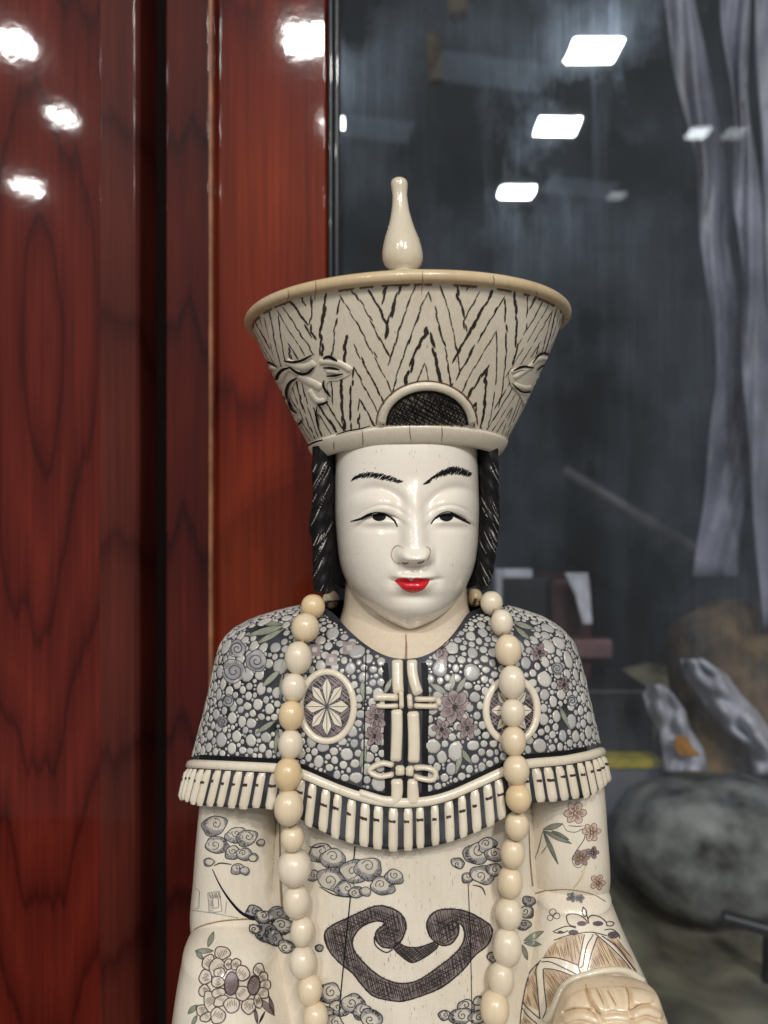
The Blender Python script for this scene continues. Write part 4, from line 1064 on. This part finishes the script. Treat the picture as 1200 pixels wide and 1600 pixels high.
# ---- robe drawings
def cloud(lobes, parent, dark=1.0, tail=None, rs=.5, bv=None):
    bv = bv or BODYB; a = MB(); b_ = MB(); w_ = MB()
    for i, (cx, cy, r) in enumerate(lobes):
        sg = random.choice((-1, 1)); a0 = random.uniform(-1.2, 1.8) if i % 2 else random.uniform(1.4, 3.6)
        sx = random.uniform(1.0, 1.22); rim = ell(cx, cy, r * sx, r * .88, random.uniform(-.4, .4), 28, .07); z = rs + .22 * i
        fill(a, bv, rim, z, 4)
        ox, oy = -r * .24 * math.cos(a0), -r * .24 * math.sin(a0)
        if dark < 1.5 or i % 2: fill(w_, bv, ell(cx + ox, cy + oy, r * .74 * sx, r * .6, 0, 18, .08), z + .06, 4)
        ribbon(b_, bv, rim, 1.35 * min(dark, 1.3), z + .1, 2.5, wob=.2)
        if r > 8: ribbon(b_, bv, spiral(cx + ox, cy + oy, r * .5, 1.25, a0 + 2, sg), 1.25 * min(dark, 1.3), z + .12, 2, wob=.2)
        for k in range(int(r * 2.1 * dark)):
            t = a0 + random.gauss(0, .9); l = random.uniform(.15, .45)
            ribbon(b_, bv, [(cx + r * math.cos(t), cy + r * .92 * math.sin(t)), (cx + r * (1 - l) * math.cos(t + .15 * sg), cy + r * .92 * (1 - l) * math.sin(t + .15 * sg))], .85 * dark, z + .13, 5, taper=True)
    if tail is not None:
        for t_ in tail: ribbon(b_, bv, smoothline(t_), 2.0, rs + 1.0, 2.5, taper=True)
    a.build('cloud_wash', WASH, parent); w_.build('cloud_light', PALEW, parent); b_.build('cloud_ink', CINK, parent)
PALEW = flat('pale_cloud_wash', (.58, .53, .45), .32, var=.12, scale=200); CINK = flat('cloud_ink', (.030, .029, .033), .45)
cloud([(488, 1368, 10), (503, 1333, 17), (521, 1342, 18), (520, 1373, 21), (540, 1388, 14), (556, 1360, 21), (576, 1357, 20), (557, 1393, 10), (571, 1392, 8), (598, 1383, 16), (616, 1369, 13)], robe, tail=[[(484, 1322), (495, 1324), (508, 1320)], [(500, 1385), (525, 1398), (560, 1402)]])
cloud([(335, 1290, 17), (369, 1305, 14), (385, 1309, 14), (340, 1320, 15), (364, 1332, 12), (381, 1334, 11), (371, 1357, 9), (382, 1360, 7), (406, 1316, 6), (395, 1339, 7), (328, 1346, 7)], SL1, dark=.95, tail=[[(335, 1352), (345, 1348), (362, 1350)]])
cloud([(397, 1426, 13), (411, 1433, 12), (436, 1430, 16), (440, 1448, 15), (416, 1457, 17), (398, 1452, 9), (427, 1465, 15), (449, 1478, 11), (500, 1480, 6)], SL2, dark=1.7)
cloud([(514, 1552, 18), (530, 1576, 14), (505, 1585, 15), (553, 1568, 17), (566, 1580, 14), (580, 1589, 15), (522, 1598, 15)], robe, dark=1.2)
cloud([(745, 1333, 19), (761, 1320, 13), (771, 1335, 12), (715, 1348, 9), (730, 1371, 9), (753, 1366, 16), (770, 1358, 11)], robe, dark=1.1, tail=[[(738, 1382), (752, 1386), (758, 1398)]])
cloud([(694, 1586, 9), (728, 1573, 13), (719, 1588, 15), (747, 1563, 8), (745, 1588, 12)], robe, dark=1.2)
cloud([(826, 1408, 9), (822, 1425, 11), (818, 1445, 9), (770, 1495, 9)], robe, dark=1.6)
# ruyi head
c1 = lambda L_: np.array([(490 + a / 4, 1400 + b / 4) for a, b in L_], float)
outl = smoothline(c1([(500, 318), (545, 280), (576, 205), (568, 140), (520, 90), (440, 60), (370, 65), (300, 95), (215, 135), (120, 180), (74, 225), (74, 280), (110, 355), (170, 420), (245, 480), (300, 550), (370, 620), (450, 645), (530, 656), (590, 648), (700, 612), (800, 568), (880, 508), (950, 440), (1010, 365), (1080, 310), (1113, 240), (1108, 190), (1060, 150), (980, 105), (900, 82), (820, 80), (760, 95), (720, 135), (706, 185), (725, 245), (760, 285), (810, 308), (860, 294), (896, 250), (908, 205), (905, 172), (922, 178), (938, 205), (942, 250), (922, 310), (870, 370), (800, 425), (740, 470), (650, 525), (560, 545), (480, 530), (400, 490), (330, 430), (280, 375), (247, 320), (249, 260), (290, 200), (350, 165), (405, 154), (440, 165), (430, 188), (400, 208), (386, 240), (395, 280), (430, 315), (465, 322)]), 4, True)
vee = smoothline(c1([(502, 318), (532, 290), (570, 312), (640, 320), (700, 305), (762, 285), (775, 315), (710, 370), (640, 408), (600, 410), (545, 370), (508, 335)]), 4, True)
M_RUYI = flat('ruyi_wash', (.20, .16, .15), .42, var=.45, scale=260)
ruyi = MB(); fill(ruyi, BODYB, outl, .4, 6); fill(ruyi, BODYB, vee, .3, 6); ry = ruyi.build('ruyi_head', M_RUYI, robe)
mb = MB()
hatch(mb, BODYB, outl, R(78), 3.1, 1.35, .8, shrink=.15); hatch(mb, BODYB, outl, R(20), 4.4, 1.2, .9, keep=.75, shrink=.4); hatch(mb, BODYB, outl, R(-30), 5, 1.2, .95, keep=.6, shrink=.5); hatch(mb, BODYB, vee, R(40), 3, 1.6, .8); hatch(mb, BODYB, vee, R(-40), 3.4, 1.4, .9)
ribbon(mb, BODYB, outl, 2.2, 1.1, 2.5, wob=.2); ribbon(mb, BODYB, vee, 2.0, 1.1, 2.5, wob=.2)
for s in (c1([(440, 165), (462, 195), (462, 225), (445, 240)]), c1([(905, 170), (865, 155), (840, 175), (848, 205), (878, 205), (888, 185)]), c1([(380, 250), (385, 300), (420, 335), (460, 350), (495, 330)])): ribbon(mb, BODYB, smoothline(s), 2, 1.2, 2.5)
n_ = len(outl)
for i in range(0, n_, 1):     # hairy outer edge
    if random.random() < .55:
        p = outl[i]; t = random.uniform(-1.2, 1.2) + math.pi / 2; ribbon(mb, BODYB, [p, p + np.array([math.cos(t) * 2.5, -abs(math.sin(t)) * 3.2])], 1.1, 1.0, 4, taper=True)
mb.build('ruyi_hatching', flat('ruyi_ink', (.020, .015, .016), .45), robe)
# joints of the bone plates on the chest
mb = MB(); ribbon(mb, BODYB, [(555, 1322), (548, 1400), (541, 1470), (534, 1540), (528, 1610)], 1.8, 1.4); ribbon(mb, BODYB, [(731, 1380), (734, 1450), (736, 1530), (737, 1610)], 1.1, 1.4); mb.build('plate_joint', INK, robe)
mb = MB()
for i in range(110):
    x = random.uniform(600, 740) if i % 3 else random.uniform(500, 770); y = random.uniform(1325, 1600); l = random.uniform(2, 8)
    ribbon(mb, BODYB, [(x, y), (x + random.uniform(-.5, .5), y + l)], random.uniform(.5, 1.0), .4, step=5, taper=True)
mb.build('pore_line', MAUVE, robe)
# peony on the near left sleeve
c5 = lambda a, b: (290 + a / 7.5, 1440 + b / 7.5)
pa = MB(); pb = MB(); pc_ = MB()
pet = [(430, 370, 92, 75, 0), (270, 480, 70, 95, .3), (380, 545, 105, 110, .2), (235, 650, 72, 85, .2), (225, 810, 65, 75, 0), (200, 1040, 70, 70, 0), (250, 1115, 80, 50, -.5), (290, 930, 72, 125, -.1), (400, 605, 65, 60, 0), (380, 705, 75, 62, 0), (380, 1100, 85, 95, 0), (390, 835, 80, 62, -.3), (420, 925, 95, 58, -.45), (540, 975, 90, 90, .2), (500, 505, 45, 62, .1), (585, 505, 52, 68, .5), (660, 605, 80, 85, 0), (845, 565, 60, 72, .3), (893, 650, 55, 65, .3), (920, 745, 65, 60, 0), (890, 840, 72, 62, .4), (730, 990, 80, 90, .2), (835, 935, 45, 85, -.2), (660, 835, 80, 92, -.3)]
for i, (a, b, rx, ry_, an) in enumerate(pet):
    cx, cy = c5(a, b); e_ = ell(cx, cy, rx / 7.5, ry_ / 7.5, an, 28, .055); z = .5 + .11 * i
    fill(pa, BODYB, e_, z, 4); ribbon(pb, BODYB, e_, 1.75, z + .06, 2.5, wob=.12)
    ctr = np.array(c5(560, 740) if a < 700 else c5(790, 750)); v = np.array([cx, cy]) - ctr; an2 = math.atan2(v[1], v[0])
    for k in range(6):
        o = (k - 2.5) * .2 * rx / 7.5; nx2, ny2 = -math.sin(an2), math.cos(an2); r0 = -random.uniform(.3, .75) * ry_ / 7.5; r1 = random.uniform(.1, .5) * ry_ / 7.5
        ribbon(pb, BODYB, [(cx + nx2 * o + math.cos(an2) * r0, cy + ny2 * o + math.sin(an2) * r0), (cx + nx2 * o * 1.2 + math.cos(an2) * r1, cy + ny2 * o * 1.2 + math.sin(an2) * r1)], 1.0, z + .08, 4, taper=True)
for (a, b, rx, ry_) in ((535, 725, 75, 132), (785, 745, 68, 115)):
    e_ = ell(*c5(a, b), rx / 7.5, ry_ / 7.5, .1, 30); fill(pc_, BODYB, e_, 3.3, 4); ribbon(pb, BODYB, e_, 2.3, 3.4, 2.5)
    hatch(pb, BODYB, e_, R(35), 2.4, .8, 3.42); hatch(pb, BODYB, e_, R(-60), 2.8, .7, 3.45)
pa.build('peony_petal', ivory('peony_wash', (.62, .53, .44), (.72, .64, .53), specks=.2, stain_amt=.1), SL2); pb.build('peony_ink', flat('peony_ink', (.045, .024, .022), .45), SL2); pc_.build('peony_centre', MAUVE, SL2)
for p, q, w in (((325, 1480), (334, 1456), 8), ((334, 1486), (305, 1486), 8), ((318, 1500), (306, 1486), 7), ((405, 1560), (429, 1587), 10), ((420, 1556), (428, 1586), 6), ((398, 1575), (402, 1600), 5), ((414, 1580), (404, 1600), 3), ((308, 1570), (294, 1584), 8), ((308, 1586), (300, 1603), 6)):
    leaf(BODYB, p, q, w, SL2, washm=MAUVE if p[0] > 390 else GREEN, inkm=INKP if p[0] > 390 else GREENI, base=.35)
# left arm: fold line and key-pattern scraps
mb = MB(); ribbon(mb, BODYB, smoothline([(332, 1358), (345, 1385), (362, 1410), (380, 1428), (402, 1436)]), [1.2, 2.2, 3.4, 4.6, 6], .7); mb.build('fold_line', INK, SL1)
mb = MB()
for q in ([(325, 1395), (343, 1392), (347, 1424), (327, 1426), (325, 1395)], [(332, 1402), (341, 1400), (342, 1418), (333, 1419), (332, 1402)], [(352, 1428), (354, 1408)], [(306, 1388), (312, 1392), (311, 1418), (306, 1420)], [(300, 1422), (330, 1426), (372, 1434)]): ribbon(mb, BODYB, q, 1.2, .6, 3)
mb.build('key_pattern_ink', WASH, SL1)
mb = MB(); hatch(mb, BODYB, np.array([(326, 1396), (343, 1393), (346, 1403), (327, 1405)]), R(70), 2, .9, .6); hatch(mb, BODYB, np.array([(327, 1405), (334, 1405), (334, 1424), (328, 1425)]), R(20), 2, .9, .6); mb.build('key_pattern_hatching', INKG, SL1)
CREASE = flat('crease_stain_and_shade', (.30, .19, .10), .45)  # brown fold lines, part stain, part the crease's shade put into colour
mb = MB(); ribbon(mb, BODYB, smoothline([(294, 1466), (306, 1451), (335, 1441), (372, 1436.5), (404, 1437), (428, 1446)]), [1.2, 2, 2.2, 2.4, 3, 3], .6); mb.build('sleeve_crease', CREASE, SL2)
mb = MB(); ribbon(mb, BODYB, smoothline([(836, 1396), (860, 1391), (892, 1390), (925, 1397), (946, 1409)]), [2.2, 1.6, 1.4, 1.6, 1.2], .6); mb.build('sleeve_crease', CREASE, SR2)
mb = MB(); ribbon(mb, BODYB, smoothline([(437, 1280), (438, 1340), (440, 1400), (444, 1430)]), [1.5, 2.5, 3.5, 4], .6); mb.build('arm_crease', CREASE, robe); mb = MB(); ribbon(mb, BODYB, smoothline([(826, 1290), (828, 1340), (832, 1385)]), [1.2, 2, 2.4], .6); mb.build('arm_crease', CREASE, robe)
# right arm: bamboo leaves, blossom, brown scrolls
for p, q, w in (((849, 1296), (880, 1287), 8), ((849, 1298), (893, 1318), 8), ((849, 1298), (872, 1350), 6), ((862, 1298), (889, 1312), 6)): leaf(BODYB, p, q, w, SR1, base=.4)
mb = MB()
for l in ([(880, 1288), (886, 1298), (900, 1300), (912, 1295), (913, 1310), (900, 1330), (894, 1342), (898, 1353), (906, 1355), (914, 1347)], [(848, 1300), (842, 1325), (836, 1342)], [(856, 1320), (846, 1334)], [(912, 1290), (902, 1291), (888, 1290)]): ribbon(mb, BODYB, smoothline(l), 1.3, .5, 2.5, taper=True)
mb.build('vine_ink', GREENI, SR1)
flower(BODYB, 899, 1270, 17, 6, SR1, washm=PINK, inkm=INKB, seed=12); flower(BODYB, 908, 1340, 13, 6, SR1, washm=MAUVE, inkm=INKB, seed=13); flower(BODYB, 924, 1300, 14, 6, SR1, washm=PINK, inkm=INKB, seed=14); flower(BODYB, 933, 1378, 12, 5, SR1, washm=PINK, inkm=INKB, seed=15); flower(BODYB, 925, 1332, 10, 5, SR1, washm=MAUVE, inkm=INKP, seed=16)
mb = MB(); ribbon(mb, BODYB, smoothline([(916, 1350), (908, 1372), (896, 1388)]), 3, .4, 3, taper=True); mb.build('fold_line', TAN, SR1)
c3 = lambda L_: np.array([(800 + a / 5, 1400 + b / 5) for a, b in L_], float)
flower(BODYB, 893, 1402, 8, 5, SR2, washm=WASH, inkm=INKG, seed=17); flower(BODYB, 906, 1404, 7, 5, SR2, washm=WASH, inkm=INKG, seed=18)
mb = MB()
for q in ((320, 125, 26, 24), (300, 170, 22, 22), (350, 155, 26, 24)): ribbon(mb, BODYB, ell(800 + q[0] / 5, 1400 + q[1] / 5, q[2] / 5, q[3] / 5), 1, .6, 2)
for l in ([(430, 190), (430, 150), (480, 140), (540, 155), (580, 190), (590, 215)], [(430, 190), (450, 225), (500, 240)], [(555, 85), (548, 130), (570, 160), (585, 125), (555, 85)], [(575, 120), (590, 170), (600, 215)], [(590, 180), (620, 150), (680, 160), (730, 200), (740, 235)], [(730, 205), (770, 200), (795, 215), (770, 235), (735, 230)], [(320, 280), (380, 250), (440, 235), (500, 250)], [(330, 285), (390, 290), (440, 270)], [(720, 265), (780, 260), (830, 300), (840, 335)]): ribbon(mb, BODYB, smoothline(c3(l)), 1.5, .8, 2, wob=.1)
mb.build('blossom_ink', INKP, SR2)
mb = MB()
for a, b, rx, ry_ in ((545, 215, 38, 20), (670, 215, 42, 20), (480, 285, 40, 22), (790, 305, 45, 28), (380, 280, 22, 10)): fill(mb, BODYB, ell(800 + a / 5, 1400 + b / 5, rx / 5, ry_ / 5), .7, 3)
mb.build('blossom_fill', flat('plum_ink', (.11, .08, .085), .4), SR2)
# cuff: tan hatched triangles between ivory lattice bars
tri = [c3([(290, 400), (370, 335), (540, 290), (555, 300), (525, 540), (410, 500), (300, 475), (240, 485)]), c3([(665, 310), (930, 565), (870, 570), (740, 555), (600, 580)]), c3([(250, 570), (380, 590), (490, 630), (430, 690), (330, 830), (275, 880)]), c3([(185, 560), (215, 900), (80, 830), (110, 700)]), c3([(740, 320), (820, 330), (930, 460), (990, 620), (950, 580)]), c3([(90, 940), (170, 1000), (60, 1000)])]
mt = MB(); mh = MB()
for k, t_ in enumerate(tri):
    fill(mt, BODYB, t_, .35, 5); hatch(mh, BODYB, t_, R((78, 62, 55, 70, 50, 40)[k]), 2.7, 1.0, .55, keep=.9, shrink=.35)
mt.build('cuff_panel', TAN, SR2); mh.build('cuff_hatching', INKB, SR2)
mb = MB()
for l in ([(240, 485), (320, 480), (410, 500), (525, 545)], [(235, 515), (300, 515), (400, 560), (540, 630)], [(250, 568), (330, 575), (410, 600), (490, 632)], [(215, 520), (190, 580), (205, 760), (220, 960)], [(245, 570), (255, 720), (270, 880), (240, 960)], [(565, 300), (545, 400), (520, 540), (535, 600)], [(635, 300), (580, 400), (555, 540), (530, 560)], [(665, 320), (620, 450), (590, 580)], [(650, 295), (760, 390), (860, 490), (940, 590)], [(700, 310), (820, 400), (930, 540), (1000, 640)], [(330, 345), (430, 310), (560, 285), (640, 285), (740, 310)], [(80, 830), (150, 900), (220, 960)], [(75, 870), (130, 940), (200, 1000)], [(300, 900), (360, 790), (410, 700)], [(230, 500), (130, 620), (80, 830), (60, 1000)]): ribbon(mb, BODYB, smoothline(c3(l)), 1.5, .8, 3, wob=.12)
mb.build('cuff_ink', INKP, SR2)
leaf(BODYB, (818, 1470), (850, 1455), 9, SR2, base=.4); leaf(BODYB, (818, 1473), (846, 1476), 8, SR2, base=.4); leaf(BODYB, (816, 1476), (824, 1500), 7, SR2, base=.4)

# ---- right hand: rounded cuff lip, pleated inner sleeve and fist coming forward out of the cuff
hit = cast(BODYB, 945, 1575)[0]
mb = MB(); strip(mb, BODYB, smoothline(c3([(270, 1000), (330, 900), (400, 730), (480, 655), (580, 620), (700, 590), (830, 585), (930, 625), (1010, 690)])), [12, 13, 13, 13, 13, 13, 12, 11], 10)
mb.build('cuff_lip', M_TRIM, SR2)
hv_, hf_ = loft([(-608.5, 261, 196, .5, .5, .5), (-609, 261, 196, 16, 10, 10), (-613, 261, 196, 42, 22, 20), (-622, 260, 197, 58, 32, 26), (-640, 259, 198, 66, 41, 36), (-665, 259, 200, 74, 46, 40), (-700, 258, 204, 79, 50, 40), (-740, 256, 208, 75, 46, 40), (-760, 255, 208, 40, 20, 20)], n=190, e=2.3, sub=20)
hv_ = np.array(hv_); hx, hy = proj(hv_); hx = (hx - 800) * 5; hy = (hy - 1400) * 5
def seg_dist(x, y, pts):
    best = np.full(x.shape, 1e9); p = resample(smoothline(pts), 8)
    for q in p: best = np.minimum(best, np.hypot(x - q[0], y - q[1]))
    return best
disp = np.zeros(len(hv_)); fr_ = hv_[:, 1] < (D0 - 205) * U
for pts, w, am in (([(595, 670), (630, 760), (690, 870)], 34, 6), ([(690, 650), (735, 760), (775, 860)], 34, 6.5), ([(765, 645), (800, 740), (835, 860)], 26, 5), ([(835, 640), (870, 740), (892, 870)], 34, 6), ([(690, 890), (790, 875), (905, 890)], 30, 5), ([(700, 955), (800, 940), (915, 955)], 32, 5), ([(400, 800), (480, 780), (540, 820)], 95, 6), ([(980, 760), (1020, 800)], 80, 6), ([(430, 960), (530, 930), (640, 970)], 45, 6), ([(950, 930), (1040, 890), (1130, 930)], 42, 6), ([(430, 1060), (540, 1030), (650, 1060)], 45, 7), ([(730, 1030), (820, 1010), (930, 1030)], 40, 6), ([(960, 1030), (1050, 990), (1140, 1020)], 40, 6)):
    disp = np.maximum(disp, am * np.exp(-(seg_dist(hx, hy, pts) / w) ** 4))
for pts, w, am in (([(405, 905), (500, 878), (600, 890), (655, 930)], 12, -6), ([(570, 680), (600, 800), (660, 900), (690, 960)], 13, -8), ([(915, 900), (1000, 850), (1090, 845)], 12, -6), ([(885, 680), (915, 780), (920, 900), (940, 1000)], 13, -8), ([(690, 918), (800, 905), (910, 918)], 10, -5), ([(410, 1005), (530, 975), (650, 1010)], 12, -6), ([(940, 980), (1030, 940), (1140, 965)], 12, -6)):
    disp = disp + am * np.exp(-(seg_dist(hx, hy, pts) / w) ** 2)
hv_[:, 1] -= np.where(fr_, disp * U, 0); hv_[:, 2] += np.where(fr_, .35 * disp * U, 0)
hand = mk('hand', hv_, hf_, M_HAND, statue)
HANDB = multi_bvh([hand])
mb = MB()
for l in ([(410, 905), (500, 880), (600, 890), (650, 925)], [(575, 690), (600, 800), (660, 900), (700, 930)], [(925, 895), (1000, 850), (1080, 842)], [(886, 690), (912, 780), (918, 900)], [(745, 740), (800, 830), (815, 860)], [(660, 720), (720, 850)]): ribbon(mb, HANDB, smoothline(c3(l)), 2.2, .4, 3, taper=True)
mb.build('hand_crease', flat('amber_crease_shade', (.42, .24, .11), .35), hand)  # amber lines paint the shade in the hand's folds
